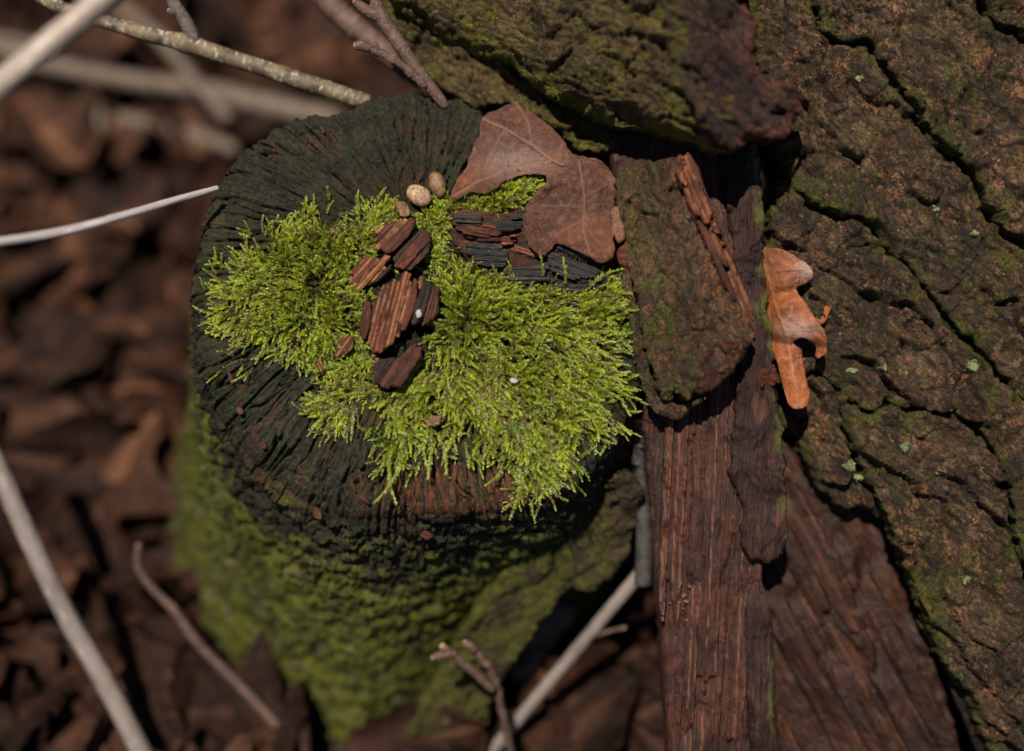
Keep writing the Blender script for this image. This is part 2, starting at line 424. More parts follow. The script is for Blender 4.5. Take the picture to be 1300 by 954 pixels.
def moss_material():
    a = Mat("moss_leaves"); col = a.attr("col", 0)
    a.fin(col, .30, None, .5)
    tr = a.node("ShaderNodeBsdfTranslucent"); a.put(tr.inputs[0], a.mix(1.0, col, (1.5, 1.35, .7), 'MULTIPLY'))
    mx = a.node("ShaderNodeMixShader"); mx.inputs[0].default_value = .44
    a.t.links.new(a.b.outputs[0], mx.inputs[1]); a.t.links.new(tr.outputs[0], mx.inputs[2]); a.t.links.new(mx.outputs[0], a.out.inputs[0])
    return a.m
M_MOSS = moss_material()

def leaf_material(name, dark, mid, light, rough=.45, transl=.2, rnd=False, spot=.5, net=.06, bmp=2.6, spec=.4):
    """r: vein, g: pale patches, b: warm orange"""
    a = Mat(name); tx = a.attr("tx"); m = a.sep(a.attr("m", 0))
    n0 = a.noise(tx, .022, 5, .65); n1 = a.noise(tx, .12, 5, .65); n2 = a.noise(tx, .6, 3, .6)
    c = a.mix(a.ramp(n0, [(.36, 0), (.66, 1)]), dark, mid)
    c = a.mix(a.mth('MULTIPLY', a.ramp(n1, [(.5, 0), (.72, 1)]), spot), c, light)
    c = a.mix(a.mth('MULTIPLY', a.ramp(n2, [(.56, 0), (.7, 1)]), .55), c, light)
    c = a.mix(a.mth('MULTIPLY', m[2], a.ramp(n1, [(.3, .4), (.7, 1)])), c, a.mix(n1, (.14, .034, .010), (.36, .115, .035)))
    c = a.mix(a.mth('MULTIPLY', m[1], a.ramp(n2, [(.3, .35), (.6, 1)])), c, (.44, .31, .26))
    c = a.mix(a.mth('MULTIPLY', m[0], .85), c, light)
    c = a.mix(a.ramp(a.noise(a.mapv(tx, (1, 1, 1), (3, 8, 1)), .07, 4, .6), [(.64, 0), (.72, .8)]), c, (dark[0] * .4, dark[1] * .4, dark[2] * .4))
    if rnd:
        oi = a.node("ShaderNodeObjectInfo").outputs["Random"]
        c = a.mix(1.0, c, a.ramp(oi, [(0, (.35, .30, .30)), (.4, (.8, .7, .66)), (.75, (1.1, .85, .7)), (1, (1.7, 1.5, 1.35))]), 'MULTIPLY')
    v = a.voro(tx, .22, 'DISTANCE_TO_EDGE')[0]
    h = a.mth('ADD', a.mth('MULTIPLY', a.ramp(v, [(0, 0), (.12, 1)]), net), a.mth('ADD', n1, a.mth('MULTIPLY', n2, .6)))
    a.fin(c, a.ramp(n1, [(.3, rough - .08), (.7, rough + .2)]), a.bump(h, bmp, 1), spec)
    if transl:
        tr = a.node("ShaderNodeBsdfTranslucent"); a.put(tr.inputs[0], c)
        mx = a.node("ShaderNodeMixShader"); mx.inputs[0].default_value = transl
        a.t.links.new(a.b.outputs[0], mx.inputs[1]); a.t.links.new(tr.outputs[0], mx.inputs[2]); a.t.links.new(mx.outputs[0], a.out.inputs[0])
    return a.m
M_LEAF = leaf_material("dead_leaf_brown", (.030, .011, .006), (.125, .046, .025), (.25, .13, .085), .36, .08, net=.1, bmp=3.2)
M_OAK = leaf_material("dead_leaf_orange", (.085, .018, .005), (.42, .115, .030), (.60, .28, .12), .38, .10, net=.12, bmp=3.0, spot=.7)
M_LITTER = leaf_material("leaf_litter", (.008, .0036, .0025), (.037, .0175, .011), (.11, .058, .035), .62, .07, True, spec=.15)

def twig_material(name, dark, mid, light, endc, sc=.05, rough=.6, along=1.0):
    a = Mat(name); tx = a.mapv(a.attr("tx"), (along, 1, 1)); m = a.sep(a.attr("m", 0))
    n0 = a.noise(tx, sc, 5, .65); n1 = a.noise(tx, sc * 5, 4, .65)
    c = a.mix(a.ramp(n0, [(.38, 0), (.62, 1)]), dark, mid); c = a.mix(a.ramp(n1, [(.54, 0), (.7, 1)]), c, light)
    c = a.mix(m[0], c, endc)
    return a.fin(c, rough, a.bump(a.mth('ADD', n0, n1), 2.2, 1), .4)
M_TW1 = twig_material("twig_lichen", (.045, .032, .018), (.17, .125, .07), (.42, .38, .30), (.25, .15, .075), .03)
M_TW2 = twig_material("twig_brown", (.05, .028, .021), (.11, .062, .046), (.20, .13, .095), (.38, .24, .13))
M_TW3 = twig_material("twig_grey", (.060, .048, .040), (.115, .094, .080), (.20, .17, .145), (.30, .17, .09))
M_TW3_SHADE = twig_material("twig_stub", (.022, .020, .018), (.05, .045, .04), (.10, .09, .08), (.30, .17, .09))  # twig grey darkened to paint in the shade around the stub
M_STRAWG = twig_material('twig_pale_grey', (.13, .105, .09), (.22, .18, .155), (.32, .28, .25), (.3, .2, .12), .05, .6, .15)
M_STRAW = twig_material("dry_straw", (.20, .155, .12), (.32, .25, .20), (.48, .42, .36), (.4, .33, .26), .05, .4, .12)
M_BLADE = twig_material("bleached_grass", (.24, .20, .19), (.42, .37, .36), (.62, .60, .62), (.7, .7, .75), .05, .28, .1)
M_TWD = twig_material("twig_litter", (.075, .05, .036), (.15, .11, .08), (.24, .19, .15), (.2, .14, .09))

def soil_material():
    a = Mat("dark_soil"); ob = a.mapv(a.node("ShaderNodeTexCoord").outputs["Object"], (1 / S, 1 / S, 1 / S))
    n0 = a.noise(ob, .012, 6, .65); n1 = a.noise(ob, .08, 5, .7)
    c = a.mix(n0, (.012, .008, .006), (.035, .021, .015)); c = a.mix(a.ramp(n1, [(.5, 0), (.75, 1)]), c, (.06, .036, .025))
    return a.fin(c, .85, a.bump(a.mth('ADD', n0, n1), 14, 1), .25)
M_SOIL = soil_material()
def plain(name, c1, c2, sc=.15, rough=.5, bmp=2):
    a = Mat(name); ob = a.mapv(a.node("ShaderNodeTexCoord").outputs["Object"], (1 / S, 1 / S, 1 / S))
    n = a.noise(ob, sc, 5, .65)
    return a.fin(a.mix(a.ramp(n, [(.38, 0), (.62, 1)]), c1, c2), rough, a.bump(n, bmp, 1), .45)
M_SEED = plain("seed_husk_tan", (.17, .095, .045), (.42, .29, .17), .22, .5, 1.5)
M_SEEDD = plain("seed_husk_brown", (.09, .045, .02), (.20, .11, .05), .2, .45, 1.5)
M_LICH = plain("lichen_pale_green", (.08, .11, .035), (.28, .32, .14), .5, .8, 3)
M_CRUMB = plain("pale_crumb", (.34, .29, .25), (.52, .47, .42), .5, .7, 3)
M_FLAKE = plain("orange_flake", (.085, .034, .017), (.25, .12, .06), .3, .65, 3)

# ------------------------------------------------------------------ ground
def ground_pt(px, py, h=0):
    """point on the ground (height h above it) seen at a place of the photo, in camera axes"""
    d = np.array([(px - 650) / D, (477 - py) / D, -1.0]); c = np.array([0, 0, D])
    t = (GROUND + h - c @ UPC) / (d @ UPC)
    return c + t * d

n = 150
ax = np.sign(np.linspace(-1, 1, n)) * np.abs(np.linspace(-1, 1, n)) ** 3 * 6.0
GX, GY = np.meshgrid(ax, ax); V = np.stack([GX.ravel(), GY.ravel(), np.zeros(n * n)], -1)
V[:, 2] = .006 * fbm(V * np.array([25, 25, 0]) + .5, 4) * np.exp(-np.hypot(V[:, 0], V[:, 1]) ** 2) - .004
i = np.arange(n * n).reshape(n, n)
g = mk("ground", V, [np.stack([i[:-1, :-1], i[:-1, 1:], i[1:, 1:], i[1:, :-1]], -1).reshape(-1, 4)], M_SOIL, None, None, True, True)
tag(g, "dark damp woodland soil under the leaf litter", "soil", kind="structure")

# ------------------------------------------------------------------ the stump
RIM = [(250, 400), (248, 365), (254, 325), (262, 295), (270, 260), (286, 225), (312, 193), (340, 172), (366, 157), (386, 150), (412, 147), (440, 141),
       (462, 130), (484, 123), (510, 119), (536, 121), (562, 124), (588, 130), (606, 142), (640, 160), (690, 180), (735, 215), (770, 270), (793, 330),
       (808, 400), (810, 455), (806, 505), (792, 542), (772, 575), (742, 606), (704, 632), (655, 646), (600, 652), (550, 655), (500, 658), (450, 660),
       (412, 650), (372, 628), (332, 598), (302, 562), (280, 522), (264, 480), (254, 440)]
CX, CY = 530., 395.
PX, PY = 530., 318.      # where the fibres fan out from
rim = catmull(RIM, 4)
rth = np.arctan2(CY - rim[:, 1], rim[:, 0] - CX); o_ = np.argsort(rth); rth = rth[o_]; rr = np.hypot(rim[:, 0] - CX, rim[:, 1] - CY)[o_]
def rim_r(th): return np.interp(th, rth, rr, period=2 * pi)
def edge_w(th):   # how wide the edge is rounded, by direction
    return np.interp(th, np.radians([-180, -150, -130, -110, -85, -50, 0, 60, 120, 165, 180]), [60, 125, 150, 120, 46, 46, 40, 22, 18, 34, 60])

def top_z(px, py):
    """broad shape of the cut face"""
    z = np.where(py < 395, .20 * (py - 395), .13 * (py - 395))
    z = z + 7 * fbm(np.column_stack([px * .011, py * .011, px * 0]), 2, .5, 3)
    th = np.arctan2(CY - py, px - CX); r = np.hypot(px - CX, py - CY); R = rim_r(th); w = edge_w(th)
    t = np.clip(1 - (R - r) / w, 0, 1)
    z = z - w * .62 * (1 - np.sqrt(1 - t * t * .97))
    # the ridge and the sunken fibre step at the lower rim
    z = z - 16 * sst(1, 0, np.abs(px - 585) / 150) * sst(575, 600, py)
    return z

def fibres(px, py):
    """radial cracks and blocky fibre bundles of the weathered end grain"""
    a = np.arctan2(PY - py, px - PX); r = np.hypot(px - PX, py - PY) + 1
    wob = fbm(np.column_stack([px * .012, py * .012, px * 0]), 2, .5, 8)
    n = a * 21 + wob * 2.3
    c, s = np.cos(a), np.sin(a)
    big = fbm(np.column_stack([c * 9 + wob * .6, s * 9 + wob * .6, r * .010]), 2, .5, 4)
    f1, f2, cid = worley(n, r * .035 + wob * 3 + np.floor(n) * .37, 5)
    crack = sst(.0, .22, f2 - f1)
    fine = fbm(np.column_stack([c * 42 + wob, s * 42 + wob, r * .018]), 3, .6, 6)
    k = sst(10, 60, r)
    lin = np.abs(fbm(np.column_stack([c * 13 + wob * .8, s * 13 + wob * .8, r * .004]), 2, .6, 14))
    lin2 = np.abs(fbm(np.column_stack([c * 27 + wob, s * 27 + wob, r * .007]), 2, .5, 15))
    slit = -12 * sst(.10, .01, lin) * sst(-.3, .2, big + .05) - 5 * sst(.10, 0, lin2)
    return k * (5 * big + 4.2 * fine - 3.0 * (1 - crack) + 3.0 * (cid - .5) + slit) + 1.6 * fbm(np.column_stack([px * .14, py * .14, px * 0]), 3, .6, 7)

stump_base = to_world((unp(CX, CY, 0) - UPC * ((unp(CX, CY, 0) @ UPC) - GROUND))[None])[0]
stump = empty("tree_stump", stump_base)
tag(stump, "weathered dark tree stump with green algae on its side, topped with bright moss", "stump")
NT = 1040
th = np.linspace(-pi, pi, NT, endpoint=False)
Rj = rim_r(th) + 4.5 * fbm(np.column_stack([np.cos(th) * 14, np.sin(th) * 14, th * 0]), 3, .7, 2) + 3.2 * np.sign(np.sin(th * 47 + 3 * np.sin(th * 9))) * (fbm(np.column_stack([np.cos(th) * 5, np.sin(th) * 5, th * 0]), 2, .5, 12) + .25)
NU = 136
uu = np.linspace(.002, 1, NU) ** .8
px = CX + (uu[:, None] * Rj * np.cos(th)).ravel(); py = CY - (uu[:, None] * Rj * np.sin(th)).ravel()
zb = top_z(px, py)
P = unp(px, py, zb); P[:, 2] += fibres(px, py)
idx = np.arange(NU * NT).reshape(NU, NT)
q = np.stack([idx[:-1], idx[1:], np.roll(idx[1:], -1, 1), np.roll(idx[:-1], -1, 1)], -1).reshape(-1, 4)
a_ = np.arctan2(PY - py, px - PX); r_ = np.hypot(px - PX, py - PY)
TXt = np.column_stack([r_, np.cos(a_) * 150 + np.sin(a_) * 90, np.sin(a_) * 150])
mm = np.zeros((len(px), 4))
LEFT = [(283, 372), (300, 345), (325, 322), (350, 303), (380, 290), (412, 285), (440, 288), (470, 272), (492, 262), (508, 280), (482, 315), (452, 345), (446, 362), (468, 378),
        (470, 405), (458, 428), (448, 446), (430, 470), (408, 474), (384, 452), (352, 440), (322, 430), (292, 424), (280, 400)]
RIGHT = [(560, 335), (600, 338), (640, 348), (680, 362), (722, 364), (768, 352), (796, 374), (800, 402), (784, 430), (762, 462), (788, 486), (788, 518), (762, 544), (732, 566),
         (714, 600), (686, 622), (658, 632), (664, 598), (640, 578), (604, 572), (572, 562), (552, 545), (524, 560), (505, 588), (486, 590), (490, 556), (468, 506), (436, 478),
         (418, 448), (452, 430), (470, 448), (484, 500), (505, 505), (545, 440), (560, 400)]
UPPER = [(540, 274), (560, 258), (600, 247), (640, 232), (672, 224), (690, 221), (694, 240), (662, 264), (640, 278), (600, 270), (572, 280), (560, 300), (578, 330), (592, 346), (560, 345), (545, 322), (536, 300)]
BROWNISH = [(398, 515), (420, 492), (450, 488), (468, 508), (446, 530), (422, 546), (402, 536)]
for pl in (LEFT, RIGHT, UPPER, BROWNISH):
    dd, _, _ = near(px, py, pl); ins = inside(px, py, np.array(pl))
    mm[:, 0] = np.maximum(mm[:, 0], np.where(ins, .9, .9 * np.exp(-dd / 7)))
mm[:, 0] = np.maximum(mm[:, 0], .28 * sst(20, -20, px - 290) + .0)
redn = sst(.1, .35, fbm(np.column_stack([px * .02, py * .02, px * 0]), 2, .5, 21))
mm[:, 1] = np.maximum(redn * .25, sst(170, 60, np.abs(px - 585)) * sst(575, 600, py) * .8)
cutf = mk("cut_face", P, [q], M_TOP, stump, {"tx": TXt, "m": mm})
# side
NS = 100; top = P[idx[-1]]
Ht = (top @ UPC) - GROUND
out = top - (unp(CX, CY, 0)); out = out - (out @ UPC)[:, None] * UPC; out /= np.linalg.norm(out, axis=1)[:, None]
ss = np.linspace(0, 1, NS) ** 1.15
ker = np.exp(-(np.arange(-40, 41) / 16.) ** 2); ker /= ker.sum()
topS = np.stack([np.convolve(np.concatenate([top[-40:, k], top[:, k], top[:40, k]]), ker, 'valid') for k in range(3)], -1)
outS = np.stack([np.convolve(np.concatenate([out[-40:, k], out[:, k], out[:40, k]]), ker, 'valid') for k in range(3)], -1)
side = []
for k, s in enumerate(ss):
    dwn = Ht * s
    rt = sst(-.25, .35, np.cos(th)) * sst(.35, -.25, np.sin(th)); bulge = 9 * np.minimum(1, dwn / 16) * (1 - rt) + (.17 - .15 * rt) * dwn + 50 * s ** 3 * (1 - rt)
    w_ = sst(4, 60, dwn)[:, None]
    side.append(top * (1 - w_) + topS * w_ - UPC * dwn[:, None] + outS * bulge[:, None])
side = np.array(side); sp = side.reshape(-1, 3)
s_ = np.repeat(ss, NT); dw = (Ht[None] * ss[:, None]).ravel(); ou = np.tile(out, (NS, 1)); tht = np.tile(th, NS)
base_lump = fbm(sp * .012, 3, .5, 31); mid_l = fbm(sp * np.array([.04, .055, .055]), 4, .55, 32)
rid = fbm(sp * np.array([.022, .05, .03]), 3, .5, 33, True)
f1, f2, cid = worley(tht * 22 + base_lump * 1.5, dw * .022 + base_lump * 2, 9)
crk = sst(.0, .16, f2 - f1)
wrk = fbm(np.column_stack([np.cos(tht) * 7, np.sin(tht) * 7, dw * .085 + base_lump * 2.5]), 4, .6, 36)
dsp = 9 * base_lump + 4 * mid_l + 8 * wrk - 6 * sst(.12, 0, np.abs(wrk + .05)) - 3 * (1 - crk) + 1.5 * (cid - .5) - 8 * sst(.45, .8, rid) + 2.6 * fbm(sp * np.array([.10, .17, .17]), 4, .62, 35)
dsp *= sst(0, 18, dw)
sp = sp + ou * dsp[:, None]
sm = np.zeros((len(sp), 4))
algae_amt = .20 + .42 * sst(20, 240, dw) + .55 * base_lump + .2 * mid_l  # algae film: more of it lower down and in patches
sm[:, 0] = np.clip(algae_amt - .18 * (1 - crk) - .15 * sst(60, 0, dw), 0, 1)
sm[:, 1] = sst(26, 4, dw) * .5 * (base_lump > .05)
sm[:, 2] = sst(.2, -.5, np.cos(tht)) * sst(60, 160, dw) + .25 * sst(120, 260, dw) + sst(-.1, .6, np.cos(tht)) * .6
idx2 = np.arange(NS * NT).reshape(NS, NT)
q2 = np.stack([idx2[:-1], idx2[1:], np.roll(idx2[1:], -1, 1), np.roll(idx2[:-1], -1, 1)], -1).reshape(-1, 4)
mk("mossy_side", sp, [q2], M_SIDE, stump, {"tx": sp, "m": sm})

def grain_disp(ang, amp, fx=.012, fy=.16, seed=0, lump=4, stepped=0):
    ca, sa = cos(ang), sin(ang)
    def f(x, y, d):
        u = x * ca + y * sa; v = -x * sa + y * ca
        wob = fbm(np.column_stack([x * .01, y * .01, x * 0]), 2, .5, seed + 3) * 1.2
        g = fbm(np.column_stack([u * fx, v * fy + wob, u * 0]), 3, .6, seed)
        z = amp * g + lump * fbm(np.column_stack([x * .02, y * .02, x * 0]), 3, .5, seed + 7)
        if stepped:
            w = fbm(np.column_stack([u * fx * .8, v * fy * .35 + wob, u * 0]), 2, .5, seed + 11)
            z = z + stepped * np.floor(w * 5 + .5) / 2.5
        return z
    return f

def bundle(name, poly, ang, width, zf, T, mat, parent, step=1.4, seed=0, hv=3, ragged=9, black=.3, pale=.7, gap=.5, tri=1.3, amp=2, fx=.012, fy=.16, mossm=0, rows=3, piece=0):
    """wood that splits into long fibres: the traced outline is cut along the grain into slivers with ragged ends"""
    rb = np.random.default_rng(seed + 900); p = np.asarray(poly, float); ca, sa = cos(ang), sin(ang)
    u = p[:, 0] * ca + p[:, 1] * sa; v = -p[:, 0] * sa + p[:, 1] * ca; v0 = v.min(); vmax = v.max(); k = 0
    uv = np.column_stack([u, v])
    while v0 < vmax - width * .25:
        w = min(width * rb.uniform(.4, 1.5), vmax - v0); v1 = v0 + w; nn = 5; lo = []; hi = []
        for vq in np.linspace(v0 + .08 * w, v1 - .08 * w, nn):
            cr = []
            for a_, b_ in zip(uv, np.roll(uv, -1, 0)):
                if (a_[1] > vq) != (b_[1] > vq): cr.append(a_[0] + (vq - a_[1]) / (b_[1] - a_[1]) * (b_[0] - a_[0]))
            if len(cr) >= 2: lo.append((min(cr), vq)); hi.append((max(cr), vq))
        if len(lo) >= 3:
            L_ = hi[len(hi) // 2][0] - lo[len(lo) // 2][0]; rg_ = min(ragged, L_ * .25)
            q0, q1 = rb.uniform(-.2, .8, 2) * rg_
            cuts = [0.0, 1.0]
            if piece and L_ > piece * 1.5: cuts = [0.0] + sorted(rb.uniform(.2, .8, max(1, int(L_ / piece) - 0))) + [1.0]
            for c0, c1 in zip(cuts[:-1], cuts[1:]):
                if (c1 - c0) * L_ < 5: continue
                e0 = [(a_[0] + (b_[0] - a_[0]) * c0 + (q0 if c0 == 0 else .6) + rb.uniform(-.3, .5) * rg_ * .5, a_[1]) for a_, b_ in zip(lo, hi)]
                e1 = [(a_[0] + (b_[0] - a_[0]) * c1 - (q1 if c1 == 1 else .6) - rb.uniform(-.3, .5) * rg_ * .5, a_[1]) for a_, b_ in zip(lo, hi)]
                e0[0] = (e0[0][0], v0 + gap); e0[-1] = (e0[-1][0], v1 - gap); e1[0] = (e1[0][0], v0 + gap); e1[-1] = (e1[-1][0], v1 - gap)
                ol = np.array(e0 + e1[::-1]); xy = np.column_stack([ol[:, 0] * ca - ol[:, 1] * sa, ol[:, 0] * sa + ol[:, 1] * ca])
                dz = rb.normal(0, hv); sl = rb.normal(0, .10); mid = (v0 + v1) / 2; bl = rb.random() < black; ps = rb.random() < pale; sd_ = seed * 13 + k
                def z_(x, y, dz=dz, sl=sl, mid=mid): return zf(x, y) + dz + sl * ((-x * sa + y * ca) - mid)
                def m_(x, y, d, va=v0, vb=v1, bl=bl, ps=ps, sd_=sd_):
                    vv = -x * sa + y * ca
                    n_ = fbm(np.column_stack([x * .04, y * .04, x * 0]), 3, .6, sd_)
                    g_ = ps * np.maximum(sst(2.6, .8, vv - va), .8 * sst(1.4, .4, np.abs(vv - va - (vb - va) * .55))) * sst(-.35, .1, n_)
                    b_ = np.clip((.85 if bl else .0) + sst(.18, .5, n_) * .7, 0, 1)
                    return np.column_stack([mossm * sst(-.1, .3, n_), g_ * (1 - b_), b_ * (1 - .6 * g_), x * 0])
                plate(name, xy, z_, T, mat, parent, step, tri, grain_disp(ang, amp, fx, fy, sd_, amp * .9, amp * 1.1), m_, True, min(1.6, w * .15), .25, ang, sd_, 1.2, rows, smooth_out=False)
                k += 1
        v0 = v1

# dark and rotten blocks left standing in the middle of the stump
def zc(off, tx=0, ty=0, c=(0, 0)): return lambda x, y: top_z(x, y) + off + tx * (x - c[0]) + ty * (y - c[1])
blk = [([(574, 270), (590, 269), (611, 273), (612, 285), (594, 288), (576, 286)], 24, M_BLOCK, .05),
       ([(578, 288), (600, 286), (618, 285), (640, 296), (622, 302), (592, 301)], 26, M_BLOCKR, .15),
       ([(613, 283), (640, 285), (655, 270), (666, 268), (666, 286), (650, 292), (624, 292)], 22, M_BLOCK, -.1),
       ([(636, 301), (657, 298), (658, 309), (637, 312)], 24, M_BLOCKR, 0),
       ([(605, 302), (632, 302), (634, 308), (606, 308)], 21, M_BLOCKR, 0),
       ([(592, 309), (615, 308), (635, 311), (646, 322), (637, 337), (618, 336), (600, 332)], 25, M_BLOCK, .05),
       ([(647, 316), (664, 312), (688, 322), (682, 336), (664, 339), (645, 336)], 16, M_BLOCKR, .3),
       ([(640, 342), (665, 340), (694, 338), (694, 355), (672, 359), (652, 358)], 26, M_BLOCK, 0),
       ([(698, 322), (710, 311), (743, 325), (763, 338), (758, 349), (728, 353), (699, 341)], 27, M_BLOCK, .35),
       ([(700, 356), (728, 357), (766, 352), (771, 364), (735, 370), (704, 367)], 18, M_BLOCK, 0)]
plate("rotten_core", [(566, 272), (590, 264), (640, 272), (668, 262), (700, 300), (740, 318), (770, 336), (774, 366), (730, 372), (690, 366), (640, 362), (600, 340), (584, 320), (572, 300)], zc(9), 22, M_BLOCKR, stump, 1.8, 5, grain_disp(.08, 4, .02, .2, 59, 4, 4),
      lambda x, y, d: np.column_stack([x * 0, x * 0, sst(-.25, .15, fbm(np.column_stack([x * .03, y * .05, x * 0]), 2, .5, 58)), x * 0]), ang=.08, seed=31, jag=5, jagf=.06)
for k, (ol, h, mt, ag) in enumerate(blk):
    o_c = np.mean(np.array(ol), 0); big_ = 1.18
    bundle("wood_fibre", [tuple(o_c + (np.array(q_) - o_c) * big_) for q_ in ol], ag, 6.5, zc(h - 5), h + 8, mt, stump, 1.3, 60 + k, 2.6, 8, .25 if mt is M_BLOCKR else .0, .35, .3, 1.0, 1.8, .03, .22)

# small reddish splinters and flakes that stick to the stump
spl = [((288, 470), (296, 488), 2.2, M_BLOCKR), ((300, 518), (309, 526), 4.5, M_BLOCKR), ((446, 612), (453, 628), 2.2, M_BLOCKR), ((330, 562), (338, 570), 4, M_BLOCKR), ((398, 645), (408, 660), 5, M_BLOCKR),
       ((533, 679), (550, 681), 6, M_BLOCKR), ((577, 586), (578, 612), 3, M_BLOCKR),
       ((588, 584), (592, 612), 2.5, M_BLOCKR), ((642, 622), (648, 642), 2.2, M_BLOCKR), ((526, 608), (524, 632), 2, M_BLOCKR), ((408, 160), (411, 170), 2.5, M_BLOCKR), ((532, 222), (533, 232), 1.8, M_BLOCKR), ((455, 628), (470, 640), 3, M_BLOCKR)]
def surf_z(px_, py_):
    i_ = np.argmin((vis_px[:, 0] - px_) ** 2 + (vis_px[:, 1] - py_) ** 2); return vis_z[i_]
allP = np.concatenate([P, sp[(dw < 330)]])
fpx = allP[:, 0] * D / (D - allP[:, 2]) + 650; fpy = 477 - allP[:, 1] * D / (D - allP[:, 2])
keep = allP[:, 2] > -420
vis_px = np.column_stack([fpx, fpy])[keep]; vis_z = allP[keep, 2]
def surf_front(px_, py_):
    d = (vis_px[:, 0] - px_) ** 2 + (vis_px[:, 1] - py_) ** 2
    c = d < 36
    return vis_z[c].max() if c.any() else vis_z[np.argmin(d)]
for k, (a, b, w, mt) in enumerate(spl):
    a = np.array(a, float); b = np.array(b, float); t = (b - a) / np.linalg.norm(b - a); nn = np.array([-t[1], t[0]]) * w
    ol = [tuple(a), tuple(a * .7 + b * .3 + nn * .8), tuple(a * .3 + b * .7 + nn), tuple(b), tuple(a * .35 + b * .65 - nn * .8), tuple(a * .75 + b * .25 - nn)]
    zz = surf_front(*(a + b) / 2) + 2.5
    plate("splinter", ol, lambda x, y, z=zz: z - 1 + 0 * x, 5, mt, cutf, 1.0, .4, grain_disp(math.atan2(t[1], t[0]), 1.2, .1, .4, k, 1), None, ang=math.atan2(t[1], t[0]), seed=k, jag=2.2, jagf=.3, rows=2)

# ------------------------------------------------------------------ moss
rg = np.random.default_rng(5)
def moss_mesh(roots, dirs, length, nleaf, tint, dark):
    """pinnate shoots: roots Nx3, dirs Nx3 (camera axes), two rows of folded pointed leaves and a stem"""
    N = len(roots); K = nleaf
    up = np.array([0, .12, 1.]); dirs = dirs / np.linalg.norm(dirs, axis=1)[:, None]
    sidev = np.cross(dirs, up); sidev /= np.linalg.norm(sidev, axis=1)[:, None] + 1e-6
    nrm = np.cross(sidev, dirs)
    t = np.linspace(.06, 1, K)
    bend = rg.normal(0, .22, (N, 1)); lift = rg.normal(-.12, .22, (N, 1))
    path = roots[:, None] + dirs[:, None] * (t * length[:, None])[..., None] + sidev[:, None] * (bend * t ** 2 * length[:, None])[..., None] + nrm[:, None] * (lift * t ** 2 * length[:, None])[..., None]
    Vs = []; Cs = []; Fs = []; base = 0
    for row in range(3):
        sg = (-1, 1, 0)[row]
        tt = t + (.5 / K if row == 1 else .25 / K)
        L = (4.0 + rg.normal(0, .8, (N, K))) * np.clip(1.15 - .45 * np.abs(t - .45) / .55, .5, 1.2) * (.85 if row == 2 else 1)
        L *= np.clip(length[:, None] / 30, .8, 1.15)
        ang = np.radians(46 - 22 * t)[None] + rg.normal(0, .16, (N, K))
        if row == 2: ang = ang * .7
        tilt = rg.normal(.30, .42, (N, K)) + (.5 if row == 2 else 0)
        sv = sg * sidev[:, None] * np.sin(ang)[..., None] * (0 if row == 2 else 1)
        ld = dirs[:, None] * np.cos(ang)[..., None] + sv + nrm[:, None] * ((np.sin(tilt) * .8) if row != 2 else np.sin(ang) * rg.choice([-1, 1, 1], (N, K)))[..., None]
        ld /= np.linalg.norm(ld, axis=2)[..., None]
        rot = rg.normal(0, .5, (N, K, 3))
        wv = np.cross(ld, nrm[:, None] + rot * .6); wv /= np.linalg.norm(wv, axis=2)[..., None] + 1e-6
        ln = np.cross(wv, ld)
        W = L * .19
        b0 = path; tip = path + ld * L[..., None] - ln * (L * .10)[..., None]
        m1 = path + ld * (L * .40)[..., None] + wv * W[..., None] + ln * (W * .35)[..., None]
        m2 = path + ld * (L * .40)[..., None] - wv * W[..., None] + ln * (W * .35)[..., None]
        mc = path + ld * (L * .45)[..., None] - ln * (W * .25)[..., None]
        Vq = np.stack([b0, m1, tip, m2, mc], 2).reshape(-1, 3)
        c = tint[:, None, None] * np.ones((1, K, 5, 1)) * (1 + rg.normal(0, .2, (N, K, 1, 1)))
        young_glint = sst(.62, 1, t)[None, :, None, None]  # pale young tips, also brightened to paint in sunlit sparkle
        c = c * (1 - young_glint * .55) + young_glint * .55 * np.array([.66, .77, .17])
        old = sst(.34, .0, t)[None, :, None, None] * dark[:, None, None, None]
        c = c * (1 - old) + old * np.array([.11, .085, .03])
        c[:, :, 2] *= 1.18
        k = base + np.arange(N * K)[:, None] * 5
        f = np.concatenate([k + np.array([[0, 4, 1]]), k + np.array([[1, 4, 2]]), k + np.array([[0, 3, 4]]), k + np.array([[4, 3, 2]])])
        Vs.append(Vq); Cs.append(c.reshape(-1, 3)); Fs.append(f); base += len(Vq)
    # stems: three-sided
    sk = np.arange(0, K, max(1, K // 5)); sk = np.unique(np.append(sk, K - 1)); m = len(sk)
    pp = path[:, sk]; ra = (.75 * (1 - .5 * t[sk]))[None, :, None]
    ring = np.stack([pp + nrm[:, None] * ra, pp + (sidev[:, None] * .87 - nrm[:, None] * .5) * ra, pp + (-sidev[:, None] * .87 - nrm[:, None] * .5) * ra], 2)
    ii = base + np.arange(N * m * 3).reshape(N, m, 3)
    fq = np.stack([ii[:, :-1], ii[:, 1:], np.roll(ii[:, 1:], -1, 2), np.roll(ii[:, :-1], -1, 2)], -1).reshape(-1, 4)
    Vs.append(ring.reshape(-1, 3)); Cs.append(np.repeat(tint * .4 + np.array([.10, .085, .03]) * .6, m * 3, 0))
    V = np.concatenate(Vs); C = np.clip(np.concatenate(Cs), .004, .8)
    return V, [np.concatenate(Fs), fq], np.column_stack([C, np.ones(len(C))])

